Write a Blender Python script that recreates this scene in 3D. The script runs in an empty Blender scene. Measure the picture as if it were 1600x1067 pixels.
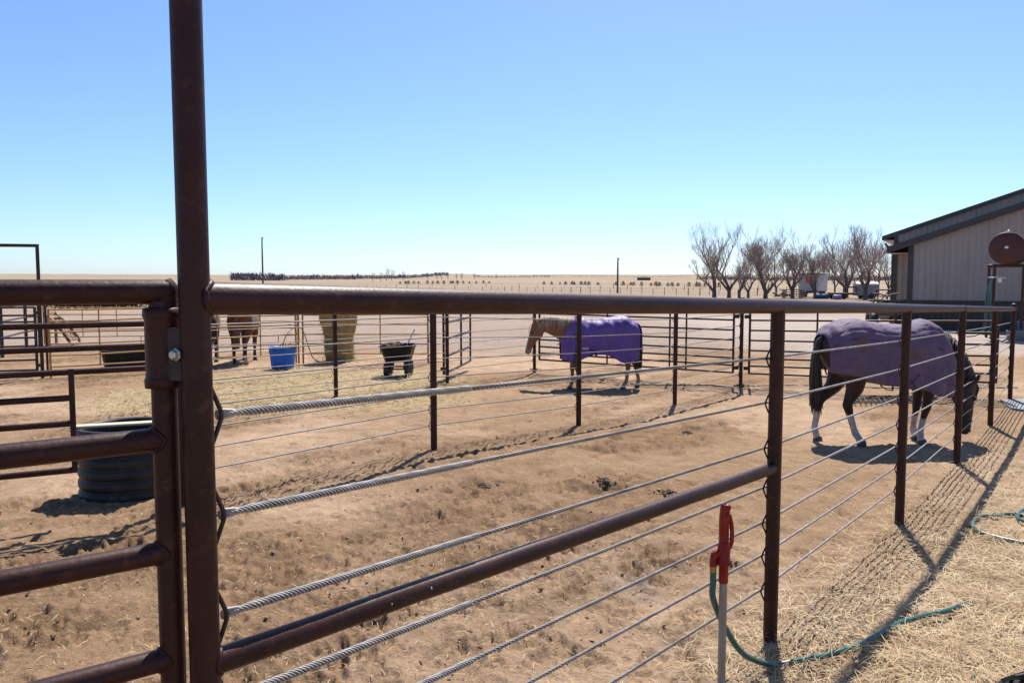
import bpy, math, random
import numpy as np
from mathutils import Vector, Matrix, noise as mnoise

R = math.radians
sc = bpy.context.scene
col = sc.collection
random.seed(11)

# ------------------------------------------------------------------ camera, sky, sun, exposure
EYE = 2.0
PITCH = R(4.28)
F = 1250.0
cam_d = bpy.data.cameras.new('camera')
cam_d.sensor_width = 36.0
cam_d.lens = 36.0 * F / 1600.0
cam_d.clip_start = 0.05
cam_d.clip_end = 9000
cam = bpy.data.objects.new('camera', cam_d)
cam.location = (0, 0, EYE)
cam.rotation_euler = (R(90) - PITCH, 0, 0)
col.objects.link(cam)
sc.camera = cam

SUN_EL, SUN_AZ = R(55), R(15)          # azimuth to the right of straight ahead
world = bpy.data.worlds.new('World')
sc.world = world
world.use_nodes = True
wn = world.node_tree
bg = wn.nodes['Background']
sky = wn.nodes.new('ShaderNodeTexSky')
sky.sky_type = 'NISHITA'
sky.sun_disc = False
sky.sun_elevation = SUN_EL
sky.sun_rotation = SUN_AZ
sky.altitude = 2000
sky.air_density = 1.05
sky.dust_density = 3.0
sky.ozone_density = 9.0
wn.links.new(sky.outputs[0], bg.inputs[0])
bg.inputs[1].default_value = 0.113

sun_d = bpy.data.lights.new('sun', 'SUN')
sun_d.energy = 5.0
sun_d.angle = R(0.45)
sun_d.color = (1.0, 0.95, 0.87)
sun = bpy.data.objects.new('sun', sun_d)
sdir = Vector((math.sin(SUN_AZ) * math.cos(SUN_EL), math.cos(SUN_AZ) * math.cos(SUN_EL), math.sin(SUN_EL)))
sun.rotation_euler = sdir.to_track_quat('Z', 'Y').to_euler()
sun.location = (0, 0, 30)
col.objects.link(sun)

vs = sc.view_settings
vs.view_transform = 'Standard'
vs.look = 'None'
vs.gamma = 1.0
vs.exposure = 0.64
sc.cycles.max_bounces = 6

# ------------------------------------------------------------------ pixel helper: where a spot of the photograph stands at forward distance Y
def at(px, py, Y):
    u = (px - 800.0) / F
    v = (py - 533.5) / F
    d = Vector((u, math.cos(PITCH) - v * math.sin(PITCH), -math.sin(PITCH) - v * math.cos(PITCH)))
    return Vector((0, 0, EYE)) + d * (Y / d.y)

# ------------------------------------------------------------------ terrain heights
CTRL = [at(*c) for c in [
    (1203, 1000, 4.14), (1405, 818, 6.54), (1495, 718, 8.94), (1547, 665, 11.3), (1578, 622, 13.7),
    (678, 692, 8.77), (904, 657, 11.14), (1054, 647, 13.57), (1157, 608, 15.97), (835, 582, 18.4),
    (525, 613, 13.9), (699, 595, 16.2), (1330, 691, 10.2), (1440, 690, 10.2), (930, 606, 15.5), (190, 785, 6.6),
    (624, 587, 17.6), (442, 577, 19.2), (474, 568, 20.6), (669, 568, 20.6), (80, 592, 17.3), (1540, 517, 30.0)]]
CTRL += [Vector((-.69, 1.74, .24)), Vector((0, 0, .26)), Vector((3, 2, .16)), Vector((-3, 1, .24)), Vector((-3, 4, .22)),
         Vector((10, 8, 0)), Vector((8, 5, .04)), Vector((-9, 9, .05)), Vector((-14, 17, -.08)), Vector((14, 20, -.03)),
         Vector((-8, 27, -.12)), Vector((4, 26, -.12)), Vector((20, 34, -.05)), Vector((-25, 30, -.12)), Vector((0, 45, -.12)), Vector((0, 70, -.12))]
_cx = np.array([c.x for c in CTRL]); _cy = np.array([c.y for c in CTRL]); _cz = np.array([c.z for c in CTRL])

def terrain(x, y):
    x = np.asarray(x, float); y = np.asarray(y, float)
    shp = x.shape
    x = x.ravel(); y = y.ravel()
    d = np.hypot(x, y)
    num = np.full(x.shape, -0.10 * 0.02); den = np.full(x.shape, 0.02)
    for cx, cy, cz in zip(_cx, _cy, _cz):
        s = 1.1 + 0.09 * math.hypot(cx, cy)
        w = np.exp(-((x - cx) ** 2 + (y - cy) ** 2) / (2 * s * s))
        num += w * cz; den += w
    z = num / den
    far = np.clip(d - 150, 0, None) / 1650.0
    z = z + 10.0 * far ** 1.5
    # low swells on the skyline
    az = np.degrees(np.arctan2(x, np.maximum(y, 1e-3)))
    k = np.clip((d - 600) / 900, 0, 1)
    z = z + k * (6.5 * np.exp(-((az + 4.6) / 2.0) ** 2) + 3.0 * np.exp(-((az - 4) / 5.0) ** 2) + 2.0 * np.exp(-((az - 13) / 2.0) ** 2)
                 - 2.0 * np.exp(-((az + 17) / 5.0) ** 2))
    return z.reshape(shp)

def gz(x, y):
    return float(terrain(np.array([x]), np.array([y]))[0])

def ground_at(px, py, lift=0.0):
    """march the pixel's ray down to the terrain"""
    lo, hi = 0.8, 400.0
    for _ in range(40):
        m = math.sqrt(lo * hi)
        p = at(px, py, m)
        if p.z > gz(p.x, p.y): lo = m
        else: hi = m
    p = at(px, py, lo)
    return Vector((p.x, p.y, gz(p.x, p.y) + lift))

# ------------------------------------------------------------------ numpy noise
def _hash(ix, iy, seed):
    h = (ix.astype(np.int64) * 374761393 + iy.astype(np.int64) * 668265263 + seed * 1442695041) & 0xffffffff
    h = ((h ^ (h >> 13)) * 1274126177) & 0xffffffff
    h = (h ^ (h >> 16)) & 0xffffffff
    return h / 4294967295.0
def vnoise(x, y, seed=0):
    ix = np.floor(x); iy = np.floor(y)
    fx = x - ix; fy = y - iy
    fx = fx * fx * (3 - 2 * fx); fy = fy * fy * (3 - 2 * fy)
    a = _hash(ix, iy, seed); b = _hash(ix + 1, iy, seed); c = _hash(ix, iy + 1, seed); d = _hash(ix + 1, iy + 1, seed)
    return (a * (1 - fx) + b * fx) * (1 - fy) + (c * (1 - fx) + d * fx) * fy
def fbm(x, y, seed=0, o=4):
    s = 0; a = .5; t = 0
    for i in range(o):
        s = s + a * vnoise(x * 2 ** i + 17.3 * i, y * 2 ** i - 9.1 * i, seed + i); t += a; a *= .5
    return s / t
def sstep(a, b, x):
    t = np.clip((x - a) / (b - a), 0, 1)
    return t * t * (3 - 2 * t)
def seg_dist(x, y, ax, ay, bx, by):
    dx, dy = bx - ax, by - ay
    t = np.clip(((x - ax) * dx + (y - ay) * dy) / (dx * dx + dy * dy), 0, 1)
    return np.hypot(x - ax - t * dx, y - ay - t * dy)

# ------------------------------------------------------------------ materials
MATS = {}
def mat(name, c1, c2=None, scale=6.0, rough=.7, bump=0.0, bscale=None, metal=0.0, spec=.5, c3=None, s3=40.0, t3=(.58, .70), stretch=(1, 1, 1), detail=5.0, ramp=(.35, .65), attr=None, coat=0.0, sheen=0.0):
    m = bpy.data.materials.new(name); m.use_nodes = True
    nt = m.node_tree; N = nt.nodes; L = nt.links
    b = N['Principled BSDF']
    b.inputs['Roughness'].default_value = rough
    b.inputs['Metallic'].default_value = metal
    b.inputs['Specular IOR Level'].default_value = spec
    b.inputs['Coat Weight'].default_value = coat
    b.inputs['Sheen Weight'].default_value = sheen
    tc = N.new('ShaderNodeTexCoord'); mp = N.new('ShaderNodeMapping')
    mp.inputs['Scale'].default_value = stretch
    L.new(tc.outputs['Object'], mp.inputs[0])
    out = None
    if attr:
        at_ = N.new('ShaderNodeAttribute'); at_.attribute_name = attr
        n = N.new('ShaderNodeTexNoise'); n.inputs['Scale'].default_value = scale; n.inputs['Detail'].default_value = detail
        L.new(mp.outputs[0], n.inputs['Vector'])
        mr = N.new('ShaderNodeMapRange'); mr.inputs[1].default_value = .3; mr.inputs[2].default_value = .7
        mr.inputs[3].default_value = .72; mr.inputs[4].default_value = 1.28
        L.new(n.outputs[0], mr.inputs[0])
        mx = N.new('ShaderNodeMix'); mx.data_type = 'RGBA'; mx.blend_type = 'MULTIPLY'; mx.inputs[0].default_value = 1
        L.new(at_.outputs['Color'], mx.inputs[6]); L.new(mr.outputs[0], mx.inputs[7])
        out = mx.outputs[2]
    elif c2 is None:
        b.inputs['Base Color'].default_value = (*c1, 1)
    else:
        n = N.new('ShaderNodeTexNoise'); n.inputs['Scale'].default_value = scale; n.inputs['Detail'].default_value = detail
        L.new(mp.outputs[0], n.inputs['Vector'])
        r = N.new('ShaderNodeValToRGB')
        r.color_ramp.elements[0].position = ramp[0]; r.color_ramp.elements[1].position = ramp[1]
        r.color_ramp.elements[0].color = (*c1, 1); r.color_ramp.elements[1].color = (*c2, 1)
        L.new(n.outputs[0], r.inputs[0]); out = r.outputs[0]
    if out is not None and c3 is not None:
        n3 = N.new('ShaderNodeTexNoise'); n3.inputs['Scale'].default_value = s3; n3.inputs['Detail'].default_value = 4
        L.new(mp.outputs[0], n3.inputs['Vector'])
        mr = N.new('ShaderNodeMapRange'); mr.inputs[1].default_value = t3[0]; mr.inputs[2].default_value = t3[1]
        L.new(n3.outputs[0], mr.inputs[0])
        mx = N.new('ShaderNodeMix'); mx.data_type = 'RGBA'
        L.new(mr.outputs[0], mx.inputs[0]); L.new(out, mx.inputs[6]); mx.inputs[7].default_value = (*c3, 1)
        out = mx.outputs[2]
    if out is not None: L.new(out, b.inputs['Base Color'])
    if bump:
        nb = N.new('ShaderNodeTexNoise'); nb.inputs['Scale'].default_value = bscale or scale * 3; nb.inputs['Detail'].default_value = 5
        L.new(mp.outputs[0], nb.inputs['Vector'])
        bp = N.new('ShaderNodeBump'); bp.inputs['Strength'].default_value = bump; bp.inputs['Distance'].default_value = .02
        L.new(nb.outputs[0], bp.inputs['Height']); L.new(bp.outputs[0], b.inputs['Normal'])
    MATS[name] = m
    return m

M_pipe = mat('weathered_maroon_pipe', (.029, .0082, .0062), (.047, .0160, .0118), 5, .47, .07, 70, spec=.24, c3=(.100, .038, .023), s3=30, t3=(.58, .84))
M_pipe_far = mat('rusty_pipe', (.034, .0125, .0105), (.058, .024, .019), 7, .5, .05, 60, spec=.28, c3=(.10, .042, .029), s3=30)
M_dark_pipe = mat('dark_pipe', (.015, .010, .010), (.03, .02, .018), 7, .5, .05, 60)
M_yellow = mat('faded_yellow_paint', (.46, .255, .075), (.36, .175, .055), 5, .55, .1, 50, c3=(.17, .07, .03), s3=22, t3=(.62, .8))
M_cable = mat('galvanised_cable', (.17, .152, .146), (.28, .255, .245), 14, .55, .1, 90, metal=.1)
M_grip = mat('galvanised_grip_wire', (.31, .285, .268), (.43, .40, .378), 20, .55, .1, 90, metal=.1)
M_core = mat('cable_core', (.012, .010, .009), (.022, .018, .016), 14, .8, spec=.1)
M_rod = mat('rusty_rod', (.025, .009, .007), (.05, .02, .014), 30, .6, .1, 120)
M_steel = mat('dull_steel', (.034, .028, .027), (.06, .05, .047), 18, .5, .1, 90, metal=.2, spec=.3)
M_bolt = mat('zinc_bolt', (.62, .6, .56), (.45, .43, .4), 40, .35, .1, 120, metal=.7)
M_galv = mat('galvanised_pipe', (.26, .24, .21), (.36, .34, .30), 20, .5, .1, 80, metal=.3, stretch=(1, 1, .15))
M_red = mat('worn_red_paint', (.20, .006, .007), (.27, .014, .012), 14, .42, .15, 60, spec=.3, c3=(.07, .010, .008), s3=45)
M_brass = mat('brass', (.45, .32, .13), (.30, .2, .09), 40, .4, metal=.7)
M_hose = mat('green_hose', (.014, .085, .075), (.024, .12, .105), 8, .35, .1, 80, c3=(.09, .10, .08), s3=25, t3=(.62, .8))
M_rubber = mat('black_rubber', (.014, .014, .014), (.028, .027, .026), 12, .6, .2, 60)
M_black_plastic = mat('dusty_black_plastic', (.008, .008, .008), (.017, .016, .015), 5, .55, .15, 50, spec=.22)
M_culvert = mat('corrugated_plastic', (.013, .0135, .0135), (.028, .027, .026), 6, .5, .12, 40, spec=.3, c3=(.07, .058, .046), s3=7, t3=(.58, .85))
M_blue = mat('blue_plastic', (.009, .098, .44), (.015, .125, .52), 6, .5, .1, 40, spec=.3, c3=(.05, .13, .34), s3=18)
M_wood = mat('weathered_board', (.52, .40, .27), (.62, .50, .36), 5, .75, .2, 40, stretch=(1, 8, 8))
M_oldwood = mat('old_wood', (.20, .11, .065), (.28, .17, .11), 6, .85, .3, 40, stretch=(1, 1, .2))
M_hay = mat('green_hay', (.27, .205, .075), (.37, .295, .125), 9, .95, .8, 60, c3=(.16, .125, .045), s3=18, stretch=(1, 1, 2.5))
M_hayblade = mat('hay_stems', (.30, .22, .105), (.41, .32, .17), 3, .9)
M_straw = mat('straw_stems', (.40, .27, .13), (.60, .46, .26), 2.3, .7)
M_clod = mat('dirt_clods', (.20, .122, .068), (.30, .19, .112), 4, .95, .5, 60)
M_manure = mat('dry_manure', (.10, .060, .034), (.17, .105, .060), 8, .95, .5, 60)
M_purple = mat('purple_blanket', (.088, .042, .235), (.115, .056, .29), 3, .55, .12, 160, sheen=.1, c3=(.13, .085, .20), s3=3.5, t3=(.55, .8))
M_plum = mat('dusty_plum_blanket', (.100, .062, .118), (.155, .100, .175), 3, .8, .15, 120, c3=(.115, .066, .062), s3=3.0, t3=(.50, .70), sheen=.1)
M_binding = mat('dark_binding', (.03, .02, .07), (.05, .03, .1), 10, .7)
M_coat = mat('horse_coat', None, scale=22, rough=.55, attr='coat', spec=.35, stretch=(1, 1, 1), bump=.08, bscale=150, sheen=.1)
M_coat.node_tree.nodes['Principled BSDF'].inputs['Base Color'].default_value = (.1, .05, .03, 1)
M_hair_flax = mat('flaxen_hair', (.33, .23, .13), (.50, .39, .25), 12, .6, stretch=(1, 1, .3))
M_hair_dark = mat('dark_hair', (.012, .009, .008), (.03, .02, .016), 12, .5)
M_hair_brown = mat('brown_hair', (.10, .04, .02), (.16, .07, .035), 12, .6)
M_hoof = mat('hoof', (.04, .032, .028), (.09, .075, .06), 14, .5)
M_eye = mat('eye', (.006, .004, .003), rough=.12)
M_siding = mat('tan_metal_siding', (.31, .268, .238), (.34, .295, .262), .9, .5, .02, 8, stretch=(1, 1, .2), c3=(.25, .205, .17), s3=1.6, t3=(.56, .8))
M_wains = mat('brown_metal_siding', (.036, .027, .025), (.044, .033, .03), 1.2, .45, .02, 8)
M_trim = mat('dark_brown_trim', (.032, .026, .027), (.042, .034, .034), 2, .45)
M_soffit = mat('soffit', (.30, .24, .20), (.34, .27, .23), 2, .6)
M_tank = mat('rust_red_tank', (.050, .011, .008), (.078, .019, .012), 3, .55, .15, 30, c3=(.04, .012, .009), s3=9)
M_white = mat('white_paint_and_lit_gap', (.62, .62, .62), (.72, .72, .71), 3, .5)
M_trailer = mat('grey_white_trailer', (.34, .35, .38), (.42, .43, .46), 1.5, .45, .05, 8)
M_grey = mat('grey_metal', (.19, .19, .20), (.26, .26, .27), 2, .45, .1, 10)
M_orange = mat('orange_red_sign', (.55, .07, .025), (.62, .10, .04), 3, .5)
M_teal = mat('teal_plastic', (.02, .10, .16), (.03, .14, .2), 5, .5)
M_concrete = mat('concrete', (.19, .185, .19), (.25, .245, .25), 3, .85, .2, 40)
M_bark = mat('grey_brown_bark', (.095, .068, .056), (.155, .118, .098), 3, .9, .3, 20, stretch=(1, 1, .3))
M_twig = mat('bare_twigs', (.29, .215, .175), (.37, .285, .235), .6, .85)
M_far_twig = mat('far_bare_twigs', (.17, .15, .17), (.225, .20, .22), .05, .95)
M_cedar = mat('dark_cedar', (.022, .026, .015), (.042, .043, .025), 1.5, .9)
M_greypole = mat('weathered_pole', (.11, .085, .07), (.16, .13, .105), 2, .9, stretch=(1, 1, .1))

# ------------------------------------------------------------------ mesh builder
def frames(pts, closed=False):
    pts = [Vector(p) for p in pts]; n = len(pts)
    T = []
    for i in range(n):
        a = pts[i - 1] if (i > 0 or closed) else pts[0]
        b = pts[(i + 1) % n] if (i < n - 1 or closed) else pts[-1]
        t = (b - a)
        T.append(t.normalized() if t.length > 1e-9 else Vector((0, 0, 1)))
    up = Vector((0, 0, 1)) if abs(T[0].z) < .9 else Vector((0, 1, 0))
    nrm = T[0].cross(up).normalized()
    out = []
    for i in range(n):
        nrm = (nrm - T[i] * nrm.dot(T[i]))
        nrm = nrm.normalized() if nrm.length > 1e-6 else T[i].orthogonal().normalized()
        out.append((pts[i], T[i], nrm, T[i].cross(nrm)))
    return out

class MB:
    def __init__(s): s.v = []; s.f = []; s.sm = []
    def add(s, verts, faces, smooth=True):
        o = len(s.v); s.v.extend([tuple(p) for p in verts]); s.f.extend([tuple(i + o for i in f) for f in faces]); s.sm.extend([smooth] * len(faces)); return s
    def loft(s, rings, cap=True, smooth=True, closed=False):
        n = len(rings[0]); v = [p for r in rings for p in r]; f = []
        m = len(rings)
        for i in range(m if closed else m - 1):
            k = (i + 1) % m
            for j in range(n):
                f.append((i * n + j, i * n + (j + 1) % n, k * n + (j + 1) % n, k * n + j))
        s.add(v, f, smooth)
        if cap and not closed:
            s.add(rings[0], [tuple(range(n - 1, -1, -1))], False); s.add(rings[-1], [tuple(range(n))], False)
        return s
    def tube(s, pts, r, n=10, cap=True, smooth=True, closed=False, flat=1.0):
        fr = frames(pts, closed); rs = r if isinstance(r, (list, tuple)) else [r] * len(fr)
        rings = []
        for (p, t, a, b), q in zip(fr, rs):
            rings.append([p + (a * math.cos(2 * math.pi * k / n) + b * math.sin(2 * math.pi * k / n) * flat) * q for k in range(n)])
        return s.loft(rings, cap, smooth, closed)
    def box(s, c, size, rot=None, bevel=0.0):
        hx, hy, hz = [q / 2 for q in size]; c = Vector(c)
        rot = rot or Matrix.Identity(3)
        if bevel > 0:
            b = bevel; rings = []
            for z, k in ((-hz, b), (-hz + b, 0), (hz - b, 0), (hz, b)):
                x, y = hx - k, hy - k; q = b * .6
                rings.append([c + rot @ Vector(p) for p in ((x - q, -y, z), (x, -y + q, z), (x, y - q, z), (x - q, y, z), (-x + q, y, z), (-x, y - q, z), (-x, -y + q, z), (-x + q, -y, z))])
            return s.loft(rings, True, False)
        v = [c + rot @ Vector((x, y, z)) for x in (-hx, hx) for y in (-hy, hy) for z in (-hz, hz)]
        return s.add(v, [(0, 1, 3, 2), (4, 6, 7, 5), (0, 4, 5, 1), (2, 3, 7, 6), (0, 2, 6, 4), (1, 5, 7, 3)], False)
    def lathe(s, prof, c=(0, 0, 0), axis='Z', n=24, rot=None, cap=True, smooth=True):
        c = Vector(c); rings = []
        for r, z in prof:
            ring = []
            for k in range(n):
                a = 2 * math.pi * k / n
                p = Vector((r * math.cos(a), r * math.sin(a), z))
                if axis == 'X': p = Vector((p.z, p.x, p.y))
                if axis == 'Y': p = Vector((p.y, p.z, p.x))
                if rot: p = rot @ p
                ring.append(c + p)
            rings.append(ring)
        return s.loft(rings, cap, smooth)
    def ball(s, c, r, n=10, m=6):
        prof = [(max(1e-4, math.sin(math.pi * i / m)), -math.cos(math.pi * i / m)) for i in range(m + 1)]
        r = r if isinstance(r, (tuple, list)) else (r, r, r); c = Vector(c)
        rings = [[c + Vector((q * math.cos(2 * math.pi * k / n) * r[0], q * math.sin(2 * math.pi * k / n) * r[1], z * r[2])) for k in range(n)] for q, z in prof]
        return s.loft(rings)
    def mesh(s, name):
        me = bpy.data.meshes.new(name); me.from_pydata(s.v, [], s.f)
        me.polygons.foreach_set('use_smooth', s.sm); me.update(); return me
    def build(s, name, material, parent=None, local=False):
        """local=False: the vertices are world positions and the (unrotated) parents' places are taken off"""
        if parent is not None and not local:
            o = Vector((0, 0, 0)); q = parent
            while q: o += q.location; q = q.parent
            s.v = [(a - o.x, b - o.y, c - o.z) for a, b, c in s.v]
        return link(name, s.mesh(name), material, parent)

def link(name, me, material, parent=None):
    if material is not None and not me.materials: me.materials.append(material)
    ob = bpy.data.objects.new(name, me); col.objects.link(ob)
    if parent: ob.parent = parent
    return ob
def tag(o, label, cat, group=None, kind=None):
    if label: o['label'] = label
    if cat: o['category'] = cat
    if group: o['group'] = group
    if kind: o['kind'] = kind
    return o
def thing(name, label, cat, loc=(0, 0, 0), rz=0.0, group=None):
    o = bpy.data.objects.new(name, None); o.empty_display_size = .2
    o.location = loc; o.rotation_euler = (0, 0, rz); col.objects.link(o)
    return tag(o, label, cat, group)
def copy_tree(o, parent=None):
    c = o.copy(); col.objects.link(c); c.parent = parent
    for ch in list(o.children): copy_tree(ch, c)
    return c

# ================================================================== THE GROUND
FA = Vector((-.69, 1.74, 0))
def gpt(v): return Vector((v.x, v.y, gz(v.x, v.y)))
POST1 = [Vector((-.69, 1.74, 0)), at(1203, 1000, 4.14), at(1405, 818, 6.54), at(1495, 718, 8.94), at(1547, 665, 11.3), at(1578, 622, 13.7)]
POST2 = [Vector((-2.66, 6.37, 0)), at(678, 692, 8.77), at(904, 657, 11.14), at(1054, 647, 13.57), at(1157, 608, 15.97)]
POST3 = [Vector((-4.82, 11.4, 0)), at(525, 613, 13.8), at(699, 595, 16.1), at(835, 582, 18.4)]
POST1 = [gpt(p) for p in POST1]; POST2 = [gpt(p) for p in POST2]; POST3 = [gpt(p) for p in POST3]

CHURN = [(ground_at(px, py), s) for px, py, s in ((760, 770, .5), (960, 765, .6), (1010, 760, .5), (700, 810, .6), (1180, 600, .8), (560, 960, .6), (900, 830, .7), (60, 985, .35), (1050, 870, .5))]
def relief(x, y):
    """returns height, churned mask, straw mask"""
    d = np.hypot(x, y)
    near = 1 - sstep(26, 40, d)
    al = x * .60 + y * .80; pe_ = -x * .80 + y * .60
    ch = sstep(.50, .66, fbm(al * .30 + 3.1, pe_ * .85, 5, 4)) * (.30 + .55 * sstep(3.5, 6.5, d))
    a, b = POST2[0], POST2[-1]
    trk = (1 - sstep(.25, .75, np.abs(seg_dist(x, y, a.x - 1.15, a.y + .8, b.x - 1.15, b.y + .8)) + .5 * (fbm(x * .9, y * .9, 19, 3) - .5)))
    ch = ch * (1 - .9 * trk)
    for P in (POST2, POST3):
        a, b = P[0], P[-1]
        ch = np.maximum(ch, .50 * (1 - sstep(.15, .75, seg_dist(x, y, a.x, a.y - .25, b.x, b.y - .25) + .5 * (fbm(x * 1.3, y * 1.3, 9, 3) - .5))))
    for g, s in CHURN:
        ch = np.maximum(ch, np.exp(-((x - g.x) ** 2 + (y - g.y) ** 2) / (s * s)))
    ch = ch * near
    st = np.zeros_like(x)
    # straw litter: in front of the near fence, and the hay strewn in the far left pen
    a, b = POST1[1], POST1[5]
    side = (x - a.x) * (b.y - a.y) - (y - a.y) * (b.x - a.x)
    side = side / math.hypot(b.x - a.x, b.y - a.y)
    st = np.maximum(st, sstep(1.2, 2.3, side + 1.2 * (fbm(x * .8, y * .8, 21, 3) - .5)) * (1 - sstep(6, 12, d)) * .95)
    st = np.maximum(st, sstep(-.5, .6, side) * .15 * (1 - sstep(10, 16, d)))
    e = ((x + 4.2) / 3.6) ** 2 + ((y - 15.2) / 4.0) ** 2
    st = np.maximum(st, (1 - sstep(.5, 1.25, e + .8 * (fbm(x * .7, y * .7, 31, 3) - .5))) * .85)
    h = .05 * (fbm(x * .35, y * .35, 41, 3) - .5) * near
    n1 = fbm(x * 3.6, y * 3.6, 51, 3); n2 = fbm(x * 10, y * 10, 61, 3); n3 = fbm(x * 26, y * 26, 71, 2)
    h = h + near * (ch * (.040 * (n1 - .45) + .045 * np.abs(n2 - .5) + .020 * sstep(.54, .66, n2) + .026 * (n3 - .5)) + (1 - ch) * (.022 * (n1 - .5) + .013 * (n2 - .5) + .010 * (n3 - .5)))
    # hoof prints
    hp = sstep(.70, .80, vnoise(x * 5.2 + 7, y * 5.2, 81)) * (.3 + .7 * ch)
    h = h - .022 * hp * near
    h = h + .02 * st * (n2 - .3) * near
    return h, ch, st, hp * near

def dirt_material():
    m = bpy.data.materials.new('bare_dirt'); m.use_nodes = True
    nt = m.node_tree; N = nt.nodes; L = nt.links; b = N['Principled BSDF']
    b.inputs['Roughness'].default_value = .95; b.inputs['Specular IOR Level'].default_value = .12
    tc = N.new('ShaderNodeTexCoord'); a = N.new('ShaderNodeAttribute'); a.attribute_name = 'soil'
    def noi(scale, det=6, rough=.6):
        n = N.new('ShaderNodeTexNoise'); n.inputs['Scale'].default_value = scale; n.inputs['Detail'].default_value = det; n.inputs['Roughness'].default_value = rough
        L.new(tc.outputs['Object'], n.inputs['Vector']); return n.outputs[0]
    def rng_(src, a0, a1, b0, b1):
        r = N.new('ShaderNodeMapRange'); r.inputs[1].default_value = a0; r.inputs[2].default_value = a1; r.inputs[3].default_value = b0; r.inputs[4].default_value = b1
        L.new(src, r.inputs[0]); return r.outputs[0]
    def mixc(fac, c1, c2, mode='MIX'):
        x = N.new('ShaderNodeMix'); x.data_type = 'RGBA'; x.blend_type = mode
        for sock, val in ((0, fac), (6, c1), (7, c2)):
            if hasattr(val, 'is_linked') or hasattr(val, 'links'): L.new(val, x.inputs[sock])
            elif sock == 0: x.inputs[0].default_value = val
            else: x.inputs[sock].default_value = (*val, 1)
        return x.outputs[2]
    c = a.outputs['Color']
    c = mixc(1.0, c, rng_(noi(5, 8, .7), .32, .68, .80, 1.20), 'MULTIPLY')
    c = mixc(1.0, c, rng_(noi(38, 8, .75), .30, .70, .72, 1.28), 'MULTIPLY')
    dark = rng_(noi(17, 7, .72), .57, .66, 0, .62)                      # damp crumbs and droppings trodden in
    c = mixc(dark, c, (.16, .095, .055))
    pale = rng_(noi(75, 4, .6), .63, .70, 0, .55)                      # chaff
    c = mixc(pale, c, (.60, .47, .30))
    L.new(c, b.inputs['Base Color'])
    add = N.new('ShaderNodeMath'); add.operation = 'ADD'
    L.new(noi(16, 8, .75), add.inputs[0]); L.new(rng_(noi(70, 6, .7), 0, 1, 0, .45), add.inputs[1])
    bp = N.new('ShaderNodeBump'); bp.inputs['Strength'].default_value = .9; bp.inputs['Distance'].default_value = .035
    L.new(add.outputs[0], bp.inputs['Height']); L.new(bp.outputs[0], b.inputs['Normal'])
    return m

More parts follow.
